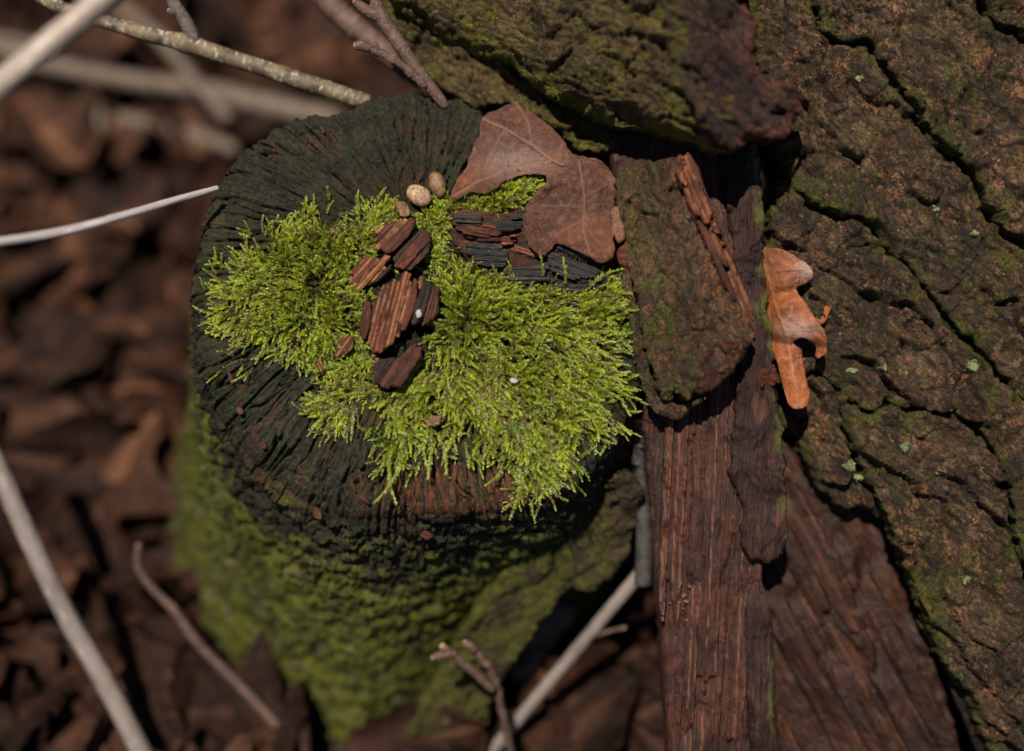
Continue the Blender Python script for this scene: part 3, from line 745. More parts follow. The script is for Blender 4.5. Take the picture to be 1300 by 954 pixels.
def in_poly_points(poly, n, fuzz):
    pl = np.array(poly); lo = pl.min(0) - fuzz; hi = pl.max(0) + fuzz; out = np.zeros((0, 2))
    while len(out) < n:
        c = rg.uniform(lo, hi, (n * 3, 2)); d, _, _ = near(c[:, 0], c[:, 1], pl); ins = inside(c[:, 0], c[:, 1], pl)
        ok = ins | (rg.random(len(c)) < np.exp(-d / fuzz) * .30); ok &= rg.random(len(c)) < .5 + 1.5 * fbm(np.column_stack([c * .04, c[:, 0] * 0]), 3, .6, 47) + .35 * sst(0, 30, np.where(ins, d, 0)); out = np.concatenate([out, c[ok]])
    return out[:n]

GAPS = [(598, 545, 16), (690, 520, 12), (770, 512, 19), (620, 600, 18), (664, 512, 8), (700, 590, 8), (612, 470, 7), (560, 520, 9), (430, 440, 9), (740, 490, 8), (380, 425, 10), (555, 500, 10), (585, 560, 12), (520, 520, 8)]
def moss_patch(label, poly, n, center, fuzz, outw, hfun, warm, group, lr=(18, 36), ex=()):
    pt = in_poly_points(poly, n, fuzz)
    for gx, gy, gr in GAPS:
        pt = pt[np.hypot(pt[:, 0] - gx, pt[:, 1] - gy) > gr * rg.uniform(.6, 1.15, len(pt))]
    N = len(pt); d, _, _ = near(pt[:, 0], pt[:, 1], poly); ins = inside(pt[:, 0], pt[:, 1], np.array(poly)); d = np.where(ins, d, 0)
    cl = fbm(np.column_stack([pt * .03, pt[:, 0] * 0]), 3, .6, 41)
    z = top_z(pt[:, 0], pt[:, 1]) + hfun * sst(0, 38, d) * (1 + .8 * cl) * rg.uniform(.1, 1.0, N) + 1.5
    R0 = unp(pt[:, 0], pt[:, 1], z)
    v = np.column_stack([pt[:, 0] - center[0], center[1] - pt[:, 1]]); v /= np.linalg.norm(v, axis=1)[:, None] + 1e-6
    # neighbouring shoots lean the same way
    fl = np.column_stack([fbm(np.column_stack([pt * .022, pt[:, 0] * 0]), 2, .5, 42), fbm(np.column_stack([pt * .022, pt[:, 0] * 0]), 2, .5, 43)]) * 1.5
    dr = v * outw + fl + rg.normal(0, .42, (N, 2))
    dz = rg.uniform(.1, .85, N) * sst(-5, 26, d) + rg.uniform(-.15, .35, N)
    dirs = np.column_stack([dr, dz])
    ln = rg.uniform(*lr, N)
    hue = np.clip(rg.normal(.5, .28, N) + .5 * fbm(np.column_stack([pt * .02, pt[:, 0] * 0]), 2, .5, 44), 0, 1)[:, None]
    tint = (1 - hue) * np.array([.105, .175, .007]) + hue * np.array([.350, .395, .016])
    br = (rg.random(N) < warm * (1 + 1.2 * fbm(np.column_stack([pt * .03, pt[:, 0] * 0]), 2, .5, 45)))[:, None]
    tint = np.where(br, np.array([.15, .11, .036]), tint) * rg.uniform(.55, 1.35, (N, 1))
    V, Fc, C = moss_mesh(R0, dirs, ln, 13, tint, rg.uniform(.3, .9, N))
    base = to_world(unp(*[np.array([c]) for c in (*center, float(top_z(np.array([center[0]]), np.array([center[1]]))[0]))]))[0]
    root = empty("moss_patch", base); tag(root, label, "moss", group)
    o = mk("shoot_mass", V, Fc, M_MOSS, root, {"col": C}, False); o["kind"] = "stuff"
    # the shoots that can be told apart
    for k, (ax_, ay_, bx_, by_, zo) in enumerate(ex):
        za = float(top_z(np.array([ax_]), np.array([ay_]))[0]) + 6 + zo
        zb_ = za + 8 if by_ < 600 else za + 12
        A_ = unp(np.array([ax_]), np.array([ay_]), za); B_ = unp(np.array([bx_]), np.array([by_]), zb_)
        L_ = np.linalg.norm(B_ - A_, axis=1)
        V, Fc, C = moss_mesh(A_, B_ - A_, L_, int(max(10, L_[0] / 2.3)), np.array([[.25, .30, .04]]) * rg.uniform(.85, 1.15), np.array([.3]))
        mk("shoot", V, Fc, M_MOSS, root, {"col": C}, False)
    return root

exL = [(310, 350, 276, 361, 0), (318, 300, 314, 282, 0), (458, 280, 446, 246, 4), (472, 278, 458, 258, 4), (300, 400, 282, 428, 0), (290, 385, 268, 394, 0), (318, 430, 308, 448, 0), (480, 276, 492, 262, 4),
       (300, 335, 296, 318, 0), (372, 300, 366, 286, 4), (405, 296, 400, 280, 4), (340, 440, 322, 458, 0), (270, 350, 258, 342, -2), (262, 368, 252, 356, -6), (425, 462, 402, 478, 2), (440, 300, 436, 276, 4)]
exR = [(498, 560, 478, 632, 4), (512, 568, 506, 640, 6), (520, 545, 498, 604, 6), (548, 560, 546, 604, 6), (562, 560, 572, 598, 5), (690, 352, 688, 322, 16), (718, 362, 720, 330, 16), (748, 366, 772, 330, 16), (632, 352, 626, 336, 12), (648, 352, 652, 336, 12),
       (775, 372, 802, 372, 12), (780, 392, 808, 398, 10), (660, 630, 648, 656, 6), (676, 634, 670, 660, 6), (640, 590, 628, 620, 4), (700, 622, 716, 640, 6), (786, 430, 800, 442, 6), (718, 600, 734, 622, 6), (590, 560, 598, 590, 6), (760, 556, 778, 566, 4),
       (792, 500, 806, 492, 0), (796, 520, 808, 528, 0), (540, 548, 530, 590, 6), (655, 590, 668, 622, 6), (470, 500, 452, 496, 4), (610, 576, 604, 600, 4)]
exB = [(432, 510, 396, 536, 4), (440, 516, 412, 552, 4), (424, 500, 392, 512, 4), (446, 494, 420, 480, 4), (450, 520, 446, 548, 4)]
moss_patch("bright green moss cushion on the left half of the stump top", LEFT, 2000, (400, 372), 13, .55, 13, .26, "moss patches on the stump", (9, 26), exL)
moss_patch("largest bright green moss mat spreading over the stump's front right rim", RIGHT, 3700, (590, 405), 9, .95, 20, .22, "moss patches on the stump", (10, 30), exR)
moss_patch("narrow green moss strip between the brown leaf and the dark wood blocks", UPPER, 1100, (600, 285), 4, .3, 34, .22, "moss patches on the stump", (9, 18), [(660, 250, 682, 232, 8), (548, 292, 540, 276, 6)])
moss_patch("small brownish moss tuft below the wood chips on the grey wood", BROWNISH, 190, (446, 506), 6, 1.1, 8, .5, "moss patches on the stump", (12, 26), exB)

# ------------------------------------------------------------------ loose wood chips on the moss
def chip(name, label, blocks, group="reddish wood chips on the moss"):
    pts = np.concatenate([np.array(b[0]) for b in blocks]); c = pts.mean(0)
    zb_ = float(top_z(c[:1], c[1:])[0])
    r = empty(name, to_world(unp(c[:1], c[1:], zb_))[0]); tag(r, label, "wood chip", group)
    for k, (ol, zo, tx_, ty_, T, ag, mt, cnt) in enumerate(blocks):
        oc = np.mean(np.array(ol), 0)
        bundle("wood_fibre", ol, ag, 12, lambda x, y, zo=zo, tx_=tx_, ty_=ty_, oc=oc: zb_ + zo - 6 + tx_ * (x - oc[0]) + ty_ * (y - oc[1]), T, mt, r, 1.25, int(oc[0]) + k, 1.5, 13, cnt * .5, .6, -.15, 1.0, 1.7, .012, .18)
    return r
chip("wood_chip", "reddish brown wood chip split into three blocks, topmost on the moss",
     [([(474, 291), (491, 282), (510, 276), (522, 272), (529, 282), (515, 303), (491, 325), (476, 312)], 36, .1, .15, 24, 2.35, M_CHIP, .5),
      ([(538, 285), (549, 297), (543, 321), (518, 346), (491, 336), (521, 304)], 37, -.3, .1, 26, 2.30, M_CHIP, .9),
      ([(467, 320), (494, 324), (500, 338), (479, 360), (455, 373), (437, 362), (441, 352)], 28, .1, -.2, 22, 2.30, M_CHIP, .9)])
chip("wood_chip", "largest wood chip, pinkish brown slab with pale stripes, centre of the moss",
     [([(488, 353), (505, 349), (522, 347), (531, 350), (530, 385), (514, 424), (500, 430), (496, 443), (479, 450), (465, 445), (470, 412), (474, 382)], 46, -.12, -.12, 24, 1.82, M_CHIP, .1),
      ([(532, 350), (546, 352), (558, 364), (556, 398), (536, 414), (518, 422), (530, 386)], 42, -.55, -.1, 22, 1.85, M_CHIP, .7),
      ([(466, 374), (472, 380), (469, 410), (463, 436), (454, 434), (459, 402)], 34, .5, 0, 20, 1.75, M_CHIP, .9)])
chip("wood_chip", "notched red wood chip lying just below the striped slab",
     [([(474, 455), (490, 452), (500, 451), (512, 450), (520, 440), (528, 432), (541, 431), (540, 443), (522, 470), (503, 501), (488, 497), (476, 488)], 36, -.1, -.1, 22, 2.15, M_CHIP, .35)])
chip("wood_chip", "small oval dark wood chip in the gap left of the slab",
     [([(427, 440), (434, 428), (449, 428), (446, 443), (430, 459), (422, 453)], 26, 0, 0, 14, 2.2, M_CHIP, .9)])
chip("wood_chip", "thin upright sliver of red wood at the lower edge of the left moss",
     [([(398, 455), (404, 452), (412, 472), (406, 476)], 22, 0, 0, 12, 1.1, M_CHIP, .5)])

# seed husks, bract
def husk(name, label, cx, cy, rx, ry, ang, zo, mt, beak=.25):
    n, m = 20, 12; th = np.linspace(0, 2 * pi, n, endpoint=False); ph = np.linspace(-pi / 2, pi / 2, m)
    Tm, Pm = np.meshgrid(th, ph); x = np.cos(Pm) * np.cos(Tm); y = np.cos(Pm) * np.sin(Tm); z = np.sin(Pm)
    y = y * (1 + beak * .3 * x); xx = rx * x * (1 + beak * (x > 0) * x * .4); yy = ry * y; zz = ry * .75 * z
    groove = -.10 * ry * np.exp(-(y / .12) ** 2) * (z > 0); zz = zz + groove
    c = unp(np.array([cx]), np.array([cy]), float(top_z(np.array([cx * 1.]), np.array([cy * 1.]))[0]) + zo)[0]
    V = np.stack([c[0] + xx * cos(ang) - yy * sin(ang), c[1] + xx * sin(ang) + yy * cos(ang), c[2] + zz], -1).reshape(-1, 3)
    V = V + .6 * np.column_stack([fbm(V * .2, 2, .5, 3), fbm(V * .2, 2, .5, 4), fbm(V * .2, 2, .5, 5)])
    i = np.arange(n * m).reshape(m, n); f = np.stack([i[:-1], np.roll(i[:-1], -1, 1), np.roll(i[1:], -1, 1), i[1:]], -1).reshape(-1, 4)
    return tag(mk(name, V, [f], mt), label, "seed husk", "seed husks by the leaf")
husk("seed_husk", "pale tan oval seed husk at the leaf's lower left corner", 531, 248, 16.5, 13, -.55, 14, M_SEED)
husk("seed_husk", "darker brown seed husk standing upright against the leaf", 556, 236, 16, 10.5, 1.9, 12, M_SEEDD, .5)
tag(plate("bud_scale", [(498, 250), (506, 256), (516, 258), (520, 272), (510, 275), (504, 266)], zc(22, .2, .3, (508, 262)), 2, M_SEEDD, None, 1.3, 0, lambda x, y, d: 3 * np.sin(x * .3), None, True, .8, .2), "tiny pointed dry bud scale above the topmost wood chip", "bud scale")
tag(plate("bark_crumb", [(420, 290), (432, 292), (436, 303), (424, 306), (415, 299)], zc(9, .2, .1, (425, 298)), 8, M_SEEDD, None, 1.4, 2, grain_disp(.4, 2, .1, .3, 4, 1), None, True, 1.5, .2), "small dark flake of bark at the upper edge of the left moss", "bark flake")
tag(plate("crumb", [(648, 481), (655, 478), (659, 483), (653, 487), (648, 485)], zc(34), 3, M_CRUMB, None, .9, .3, lambda x, y, d: fbm(np.column_stack([x * .2, y * .2, x * 0]), 2), None, True, .8, .3), "tiny white crumb in the middle of the large moss mat", "crumb")
tag(plate("crumb", [(540, 530), (550, 527), (560, 528), (558, 538), (548, 542), (541, 539)], zc(24), 2, M_FLAKE, None, .9, .2, lambda x, y, d: fbm(np.column_stack([x * .2, y * .2, x * 0]), 2), None, True, 5, .2), "pinkish papery flake on the moss above the hanging shoots", "flake")
tag(plate("crumb", [(528, 396), (533, 393), (535, 401), (530, 404)], lambda x, y: 47 + 0 * x, 3, M_CRUMB, None, .9, .8, None, None, True, .5, .3), "white speck resting on the striped wood chip", "crumb")

# ------------------------------------------------------------------ the brown leaf on the stump
LEAF = [(657, 128), (667, 138), (688, 153), (715, 176), (725, 193), (746, 199), (768, 208), (783, 233), (784, 255), (778, 273), (778, 301), (781, 322), (762, 335), (740, 322), (709, 310), (697, 319), (688, 325), (675, 316),
        (666, 295), (663, 276), (669, 261), (682, 242), (692, 233), (691, 224), (675, 222), (657, 225), (638, 231), (632, 238), (617, 245), (598, 245), (574, 255), (577, 233), (592, 211), (601, 184), (608, 171), (612, 150), (635, 138)]
V1 = [(612, 151), (640, 163), (672, 183), (700, 203), (715, 210)]; V2 = [(575, 250), (604, 232), (640, 217), (672, 209), (700, 206)]; V3 = [(655, 130), (668, 150), (676, 185)]
V4 = [(735, 205), (742, 250), (740, 290), (750, 328)]; V5 = [(742, 250), (770, 235)]; V6 = [(741, 280), (700, 300)]; V7 = [(742, 262), (690, 262)]; V8 = [(640, 165), (615, 215)]; V9 = [(672, 184), (640, 216)]; V10 = [(700, 203), (715, 178)]
def leaf_z(x, y):
    fold = (x - 735) * (225 - 195) - (y - 195) * (690 - 735); fold = fold / math.hypot(30, 45)      # signed distance to the fold line
    z = np.maximum(.20 * (y - 395), -52) + 13 + 17 * sst(265, 312, y) + 10 * sst(690, 760, x) + 13 * np.exp(-(fold / 22) ** 2)
    z = z + 5 * np.sin((x - y * .6) * .045) + 7 * fbm(np.column_stack([x * .02, y * .02, x * 0]), 2, .5, 71)
    return z + 7 * sst(640, 600, x) * sst(225, 250, y)
def leaf_d(x, y, d):
    z = 5.0 * fbm(np.column_stack([x * .045, y * .045, x * 0]), 4, .55, 72)
    for v, h in ((V1, 3.4), (V2, 3), (V3, 1.6), (V4, 2.2), (V5, 1.3), (V6, 1.3), (V7, 1.2), (V8, 1.2), (V9, 1.2), (V10, 1.2)):
        q, _ = pdist(x, y, v); z = z + 1.5 * h * np.exp(-(q / 2.2) ** 2) - h * .8 * np.exp(-(q / 9) ** 2)
    return z + 9 * sst(14, 0, d) * fbm(np.column_stack([x * .04, y * .04, x * 0]), 2, .5, 73)
def leaf_m(x, y, d):
    r = np.zeros_like(x)
    for v, h in ((V1, 1), (V2, .9), (V3, .6), (V4, .6), (V8, .4), (V9, .4), (V5, .3), (V6, .3), (V7, .3)):
        q, _ = pdist(x, y, v); r = np.maximum(r, h * np.exp(-(q / 1.8) ** 2))
    g = .45 * np.exp(-(((x - 655) / 45) ** 2 + ((y - 205) / 22) ** 2)); b = .85 * sst(640, 585, x) * sst(190, 215, y) + .6 * sst(265, 320, y) * sst(650, 720, x)  # left orange paints in light shining through; lower orange is pigment
    return np.column_stack([r, g, np.clip(b, 0, 1) * .55, x * 0])
lf = plate("fallen_leaf", LEAF, leaf_z, 1.6, M_LEAF, None, 1.8, 0, leaf_d, leaf_m, True, 4.2, .14, 0, 3, 0, 1)
tag(lf, "large folded brown dead leaf lying on the stump beside the bark chunk", "leaf")

# ------------------------------------------------------------------ bark displacement shared by logs
def bark_disp(ang, seed, amp=1.0, sx=.010, sy=.030, fine=1.0, saw=0):
    ca, sa = cos(ang), sin(ang)
    def f(x, y, d):
        z0 = np.zeros_like(x)
        wx = fbm(np.column_stack([x * .012, y * .012, z0]), 3, .5, seed) * 26; wy = fbm(np.column_stack([x * .012, y * .012, z0]), 3, .5, seed + 5) * 26
        u = (x + wx) * ca + (y + wy) * sa; v = -(x + wx) * sa + (y + wy) * ca
        f1, f2, cid = worley(u * sx, v * sy, seed)
        cr = sst(0, .13, f2 - f1)
        f1b, f2b, cidb = worley(u * sx * 2.9 + 9, v * sy * 2.3, seed + 3)
        crb = sst(0, .16, f2b - f1b)
        l = fbm(np.column_stack([u * .012, v * .03, z0]), 3, .55, seed + 8)
        n = fbm(np.column_stack([x * .07, y * .07, z0]), 4, .6, seed + 9)
        s = fbm(np.column_stack([u * .035, v * .12, z0]), 3, .55, seed + 13)
        tn = fbm(np.column_stack([u * .011, v * .034, z0 + seed]), 4, .55, seed + 17) * 5.5
        ter = np.floor(tn) + sst(.78, 1.0, tn - np.floor(tn))
        lump = np.maximum(0, fbm(np.column_stack([x * .045, y * .045, z0]), 3, .6, seed + 21)) * sst(34, 4, d)
        if saw:
            # overlapping scales: rise across the grain, then break off
            w2 = fbm(np.column_stack([u * .0055, v * .008, z0 + 3]), 3, .55, seed + 23) * 2.0
            tv = v * .0135 + w2; fr = tv - np.floor(tv); st = fr * (1 - sst(.9, 1.0, fr))
            am = sst(-.3, .3, fbm(np.column_stack([u * .008, np.floor(tv) * 3.3, z0]), 2, .5, seed + 27))
            tu = u * .011 + np.floor(tv) * .37 + w2 * .6; fu = tu - np.floor(tu)
            l = l + (saw * st * (.25 + .75 * am) - saw * .3 * sst(.94, 1, fu) + saw * .25 * (fu - .5)) / 6.
        return amp * (5.5 * ter + 13 * lump + 6 * l - 7 * (1 - cr) + 7 * (cid - .5) + fine * (4.2 * n + 3.4 * s - 2.6 * (1 - crb) + 3.5 * (cidb - .5)))
    return f
def bark_mask(seed, moss=.35, edge=.5, warm=.3, extra=None):
    def f(x, y, d):
        n = fbm(np.column_stack([x * .009, y * .009, x * 0]), 3, .55, seed); w = fbm(np.column_stack([x * .03, y * .03, x * 0]), 3, .6, seed + 4)
        r = np.clip(moss + .5 * n + edge * np.exp(-d / 10.), 0, 1); g = sst(.42, .6, w) * warm
        b = np.clip(.2 + .8 * fbm(np.column_stack([x * .012, y * .012, x * 0]), 2, .5, seed + 8), 0, 1)
        m = np.column_stack([r, g, b, x * 0])
        return extra(x, y, d, m) if extra else m
    return f

# ------------------------------------------------------------------ the big log on the right
BIG = math.atan2(1.15, 1.0)     # plates run down to the right
def log_z(x, y):
    c = ((x - 1250) * -sin(BIG) + (y - 300) * cos(BIG))      # across the log
    return -20 - ((c - 60) / 520.) ** 2 * 130 + .03 * (x - 1100)
logb = to_world((unp(1300, 500, -300))[None])[0]; logb[2] = .0
biglog = empty("fallen_log", logb); tag(biglog, "thick log with brown lichen-flecked bark filling the right edge", "log")
CORE = [(930, -170), (1120, -190), (1300, -190), (1600, -160), (1680, 200), (1660, 700), (1620, 1200), (1330, 1160), (1246, 960), (1200, 850), (1172, 760), (1130, 672), (1100, 650), (1056, 636), (1012, 560), (985, 500), (975, 380), (985, 240), (950, 100)]
plate("log_core", CORE, lambda x, y: log_z(x, y) - 27, 260, M_FISS, biglog, 7, 14, bark_disp(BIG, 101, .9), bark_mask(3, .2, .1), jag=6, jagf=.03, ang=BIG, seed=1, rough=8, rows=10, undercut=60)
PL = [  # outline, height, tilt across (x, y)
  ([(935, -150), (1000, -160), (1028, -80), (1034, 10), (1046, 46), (1074, 62), (1100, 60), (1116, 82), (1145, 120), (1172, 168), (1198, 198), (1218, 214), (1238, 240), (1252, 270), (1268, 298), (1310, 330), (1400, 420), (1440, 500), (1320, 520), (1268, 470), (1236, 432), (1204, 402), (1174, 358), (1150, 332), (1128, 312), (1100, 280), (1062, 268), (1030, 255), (1006, 225), (985, 180), (968, 100)], 2, 0, 0),
  ([(1034, -150), (1160, -170), (1236, -60), (1242, -5), (1258, 24), (1300, 52), (1400, 110), (1520, 220), (1560, 420), (1440, 400), (1316, 312), (1276, 292), (1262, 264), (1247, 231), (1226, 204), (1205, 188), (1180, 162), (1152, 114), (1121, 72), (1106, 53), (1077, 55), (1053, 42), (1041, 12)], 14, 0, 0),
  ([(1170, -170), (1400, -170), (1560, -60), (1600, 260), (1530, 215), (1410, 102), (1305, 46), (1264, 20), (1248, -8)], 18, 0, 0),
  ([(985, 235), (1004, 232), (1028, 262), (1060, 275), (1098, 287), (1124, 318), (1148, 340), (1168, 362), (1198, 408), (1230, 440), (1262, 478), (1262, 520), (1240, 538), (1220, 528), (1200, 522), (1172, 514), (1148, 516), (1128, 508), (1110, 518), (1084, 510), (1060, 488), (1030, 470), (1004, 500), (986, 470), (976, 380), (980, 300)], -4, 0, 0),
  ([(1064, 498), (1084, 518), (1110, 528), (1130, 517), (1150, 524), (1172, 522), (1200, 532), (1220, 538), (1242, 548), (1262, 582), (1276, 640), (1290, 700), (1330, 820), (1380, 1000), (1330, 1130), (1270, 980), (1228, 880), (1204, 850), (1184, 806), (1168, 760), (1150, 720), (1132, 680), (1120, 650), (1108, 620), (1090, 582), (1076, 545)], 2, 0, 0),
  ([(1266, 484), (1330, 530), (1450, 520), (1570, 440), (1620, 700), (1580, 1180), (1400, 1140), (1392, 1000), (1342, 815), (1300, 695), (1286, 640), (1270, 580), (1250, 545)], 16, 0, 0),
  ([(992, 512), (1008, 508), (1032, 480), (1056, 494), (1068, 545), (1082, 586), (1100, 622), (1110, 648), (1088, 640), (1060, 640), (1036, 606), (1014, 560), (998, 535)], -14, 0, 0)]
PO = []
for k, (ol, h, a, b) in enumerate(PL):
    PO.append(plate("bark_plate", ol, lambda x, y, h=h: log_z(x, y) + h, 42, M_BARK, biglog, 2.6 if k not in (2, 5) else 4, 9, bark_disp(BIG, 111 + 7 * k, .8, .008, .022, 1.35, 38), bark_mask(20 + k, .23, .34, .4), jag=12, jagf=.04, ang=BIG, seed=10 + k, rough=8, rows=4, undercut=-2))
# pale lichen rosettes on that log
for k, (x, y, r) in enumerate([(1232, 466, 10), (1080, 471, 9), (1116, 466, 5), (1150, 474, 4), (1148, 568, 6), (1072, 590, 9), (1092, 606, 6), (1188, 265, 5), (1236, 296, 5), (1192, 600, 6), (1090, 102, 5), (1132, 557, 4), (1224, 735, 6)]):
    th_ = np.linspace(0, 2 * pi, 11, endpoint=False); rv = r * (.6 + .5 * np.random.default_rng(k).random(11))
    asp = .45 if k == 1 else 1
    ol = [(x + rv[i] * cos(t), y + rv[i] * asp * sin(t)) for i, t in enumerate(th_)]
    kp = next((q_ for q_ in range(len(PL)) if inside(np.array([x * 1.]), np.array([y * 1.]), np.array(PL[q_][0]))[0]), 0)
    bd = bark_disp(BIG, 111 + 7 * kp, .8, .008, .022, 1.35, 38)
    plate("lichen", ol, lambda x_, y_, kp=kp: log_z(x_, y_) + PL[kp][1], 4, M_LICH, PO[kp], 1.0, 1, lambda x_, y_, d, bd=bd: bd(x_, y_, d) + 1.6 + 1.5 * fbm(np.column_stack([x_ * .3, y_ * .3, x_ * 0]), 2, .5, 5), None, jag=7, jagf=.28, seed=k, rows=2)

# dark split plank under the log's edge
plank = plate("split_plank", [(960, 520), (1000, 500), (1040, 560), (1072, 620), (1110, 660), (1150, 740), (1196, 860), (1230, 1000), (1240, 1080), (985, 1080), (968, 900), (962, 760)], lambda x, y: -125 - .10 * (y - 600) + .12 * (x - 1050), 120, M_WOODD, None, 3, 10,
              grain_disp(1.02, 10, .006, .06, 151, 12, 7), lambda x, y, d: np.column_stack([x * 0, x * 0, .8 * sst(.15, .5, fbm(np.column_stack([x * .01, y * .01, x * 0]), 2, .5, 6)), x * 0]), ang=1.02, seed=4, rough=6, jag=5, undercut=10)
bundle("wood_fibre", [(975, 540), (1000, 515), (1040, 566), (1072, 626), (1110, 668), (1150, 750), (1194, 870), (1226, 1000), (1236, 1070), (992, 1070), (976, 900), (968, 760)], 1.08, 30, lambda x, y: -117 - .10 * (y - 600) + .12 * (x - 1050), 30, M_WOODD, plank, 2.6, 91, 8, 50, .06, .4, .2, 3, 7, .006, .07, 0, 2, 260)
tag(plank, "dark red-brown split plank in shadow under the big log's edge", "plank")

# ------------------------------------------------------------------ the red split strip with its bark layer
sb = to_world(unp(np.array([900.]), np.array([900.]), -300))[0]; sb[2] = 0
strip = empty("split_branch", sb); tag(strip, "upright strip of split red-brown wood between the stump and the log", "branch")
def strip_z(x, y): return -22 - .05 * (y - 400) * sst(380, 600, y) - ((x - 905) / 85.) ** 2 * 16
SP = [(850, 140), (905, 130), (960, 150), (968, 300), (972, 480), (970, 700), (962, 790), (970, 864), (974, 1000), (976, 1090), (862, 1090), (850, 960), (843, 860), (834, 740), (826, 640), (818, 560), (822, 460), (838, 300)]
bundle("wood_fibre", [(852, 500), (900, 400), (960, 400), (968, 700), (960, 790), (966, 864), (970, 1000), (972, 1080), (864, 1080), (852, 960), (845, 860), (836, 740), (829, 640), (824, 560)], pi / 2 + .05, 17, lambda x, y: strip_z(x, y) + 2, 22, M_WOOD, strip, 1.9, 77, 5.5, 60, .12, .3, .1, 2.0, 5.0, .007, .11, 0, 2, 240)
bundle("wood_fibre", [(872, 150), (916, 150), (930, 260), (942, 340), (944, 420), (930, 400), (905, 330), (886, 250)], pi / 2 - .12, 12, lambda x, y: strip_z(x, y) + 2, 22, M_WOOD, strip, 1.9, 78, 3, 14, .3, .4, .2, 2, 3.5, .007, .12, 0, 2)
plate("inner_wood", [(850, 140), (905, 130), (960, 150), (968, 300), (972, 480), (970, 700), (962, 790), (970, 864), (974, 1000), (976, 1090), (862, 1090), (850, 960), (843, 860), (834, 740), (826, 640), (818, 560), (816, 460), (800, 330), (782, 240), (778, 170), (815, 145)], lambda x, y: strip_z(x, y) - 5, 90, M_WOOD, strip, 3, 9,  # wood widened at upper left, added where only black shadow lies
      grain_disp(pi / 2 + .06, 7, .006, .085, 161, 7, 6), lambda x, y, d: np.column_stack([.35 * np.exp(-d / 8) * (x > 930), x * 0, .55 * sst(.2, .5, fbm(np.column_stack([x * .015, y * .008, x * 0]), 2, .5, 16)), x * 0]), jag=4, jagf=.03, ang=pi / 2 + .06, seed=5, rough=5, undercut=8)
plate("bark_layer", [(918, 140), (962, 150), (968, 250), (971, 340), (980, 430), (990, 510), (996, 580), (1001, 690), (990, 708), (972, 716), (950, 712), (942, 690), (944, 640), (928, 600), (934, 540), (940, 460), (938, 360), (924, 260)], lambda x, y: strip_z(x, y) + 20 + ((x - 905) / 85.) ** 2 * 14, 48, M_WOODP, strip, 2, 7,
      grain_disp(pi / 2 + .05, 8, .010, .085, 171, 9, 7), lambda x, y, d: np.column_stack([np.clip(.75 * sst(22, 2, d) * (x > 945 + .05 * (y - 200)) * sst(-.35, .35, fbm(np.column_stack([x * .04, y * .025, x * 0]), 3, .6, 63)), 0, 1), .5 * sst(.35, .5, fbm(np.column_stack([x * .05, y * .02, x * 0]), 2, .5, 61)), .5 * sst(.1, .4, fbm(np.column_stack([x * .03, y * .01, x * 0]), 2, .5, 62)), x * 0]), jag=8, jagf=.07, ang=pi / 2 + .05, seed=6, rough=6, smooth_out=False)
plate("bark_edge", [(958, 742), (968, 740), (980, 790), (984, 870), (986, 1000), (988, 1090), (962, 1090), (955, 960), (948, 860), (946, 780)], lambda x, y: strip_z(x, y) + 16, 44, M_WOODP, strip, 2.4, 6, grain_disp(pi / 2, 4, .01, .08, 181, 5, 4), lambda x, y, d: np.column_stack([.6 * sst(18, 2, d) * (x > 960) * sst(-.3, .4, fbm(np.column_stack([x * .04, y * .025, x * 0]), 3, .6, 64)), x * 0, x * 0, x * 0]), jag=4, jagf=.05, ang=pi / 2, seed=7, rough=4)
rf = np.random.default_rng(9)
for k in range(18):
    x = 838 + rf.normal(12, 9) + k * 1.6; y = 735 + rf.normal(8, 8) + k * 2.2; r = rf.uniform(1.2, 3.2)
    ol = [(x + r * rf.uniform(.6, 1.2) * cos(t), y + r * rf.uniform(.5, 1) * sin(t)) for t in np.linspace(0, 2 * pi, 7, endpoint=False)]
    plate("frass_crumb", ol, lambda x, y: strip_z(x, y) + 5, 10, M_FLAKE, strip, 1, 1.5, lambda x, y, d: 2 * fbm(np.column_stack([x * .2, y * .2, x * 0]), 2, .6, 9), None, jag=1.5, jagf=.3, seed=k, rows=2)
plate("resin_lump", [(964, 466), (974, 468), (982, 462), (988, 474), (992, 484), (982, 492), (974, 488), (966, 494), (962, 480)], lambda x, y: strip_z(x, y) + 30, 22, M_REDBARK, strip, 1.2, 3, lambda x, y, d: 9 * fbm(np.column_stack([x * .12, y * .12, x * 0]), 4, .65, 9), lambda x, y, d: np.column_stack([x * 0, .5 + 0 * x, x * 0, x * 0]), jag=7, jagf=.14, seed=4, smooth_out=False)

# ------------------------------------------------------------------ loose bark chunk lying on the strip
cb = to_world(unp(np.array([870.]), np.array([400.]), 0))[0]
chunk = empty("bark_chunk", cb); tag(chunk, "loose thick piece of bark, green on its left edge, lying across the strip", "bark")
CH = [(786, 216), (820, 205), (866, 198), (882, 236), (902, 290), (925, 348), (952, 398), (959, 428), (940, 447), (932, 470), (912, 474), (906, 493), (886, 488), (873, 509), (858, 498), (847, 512), (836, 496), (830, 470), (816, 434), (811, 384), (796, 330), (797, 300), (782, 255)]
def chunk_z(x, y):
    c = (x - 800 - (y - 215) * .22)        # from the left edge
    return 50 - 20 * sst(34, 0, c) - .12 * np.clip(c - 60, 0, 200) + .03 * (y - 350)
def ch_m(x, y, d, m):
    c = (x - 800 - (y - 215) * .22); m[:, 0] = np.clip(.42 * sst(60, 5, c) + .08, 0, 1)
    m[:, 1] = np.maximum(m[:, 1] * .7, .75 * sst(7, 0, d) * (x > 866)); m[:, 2] = .5 * sst(430, 360, y) * sst(40, 100, c) + .3; return m
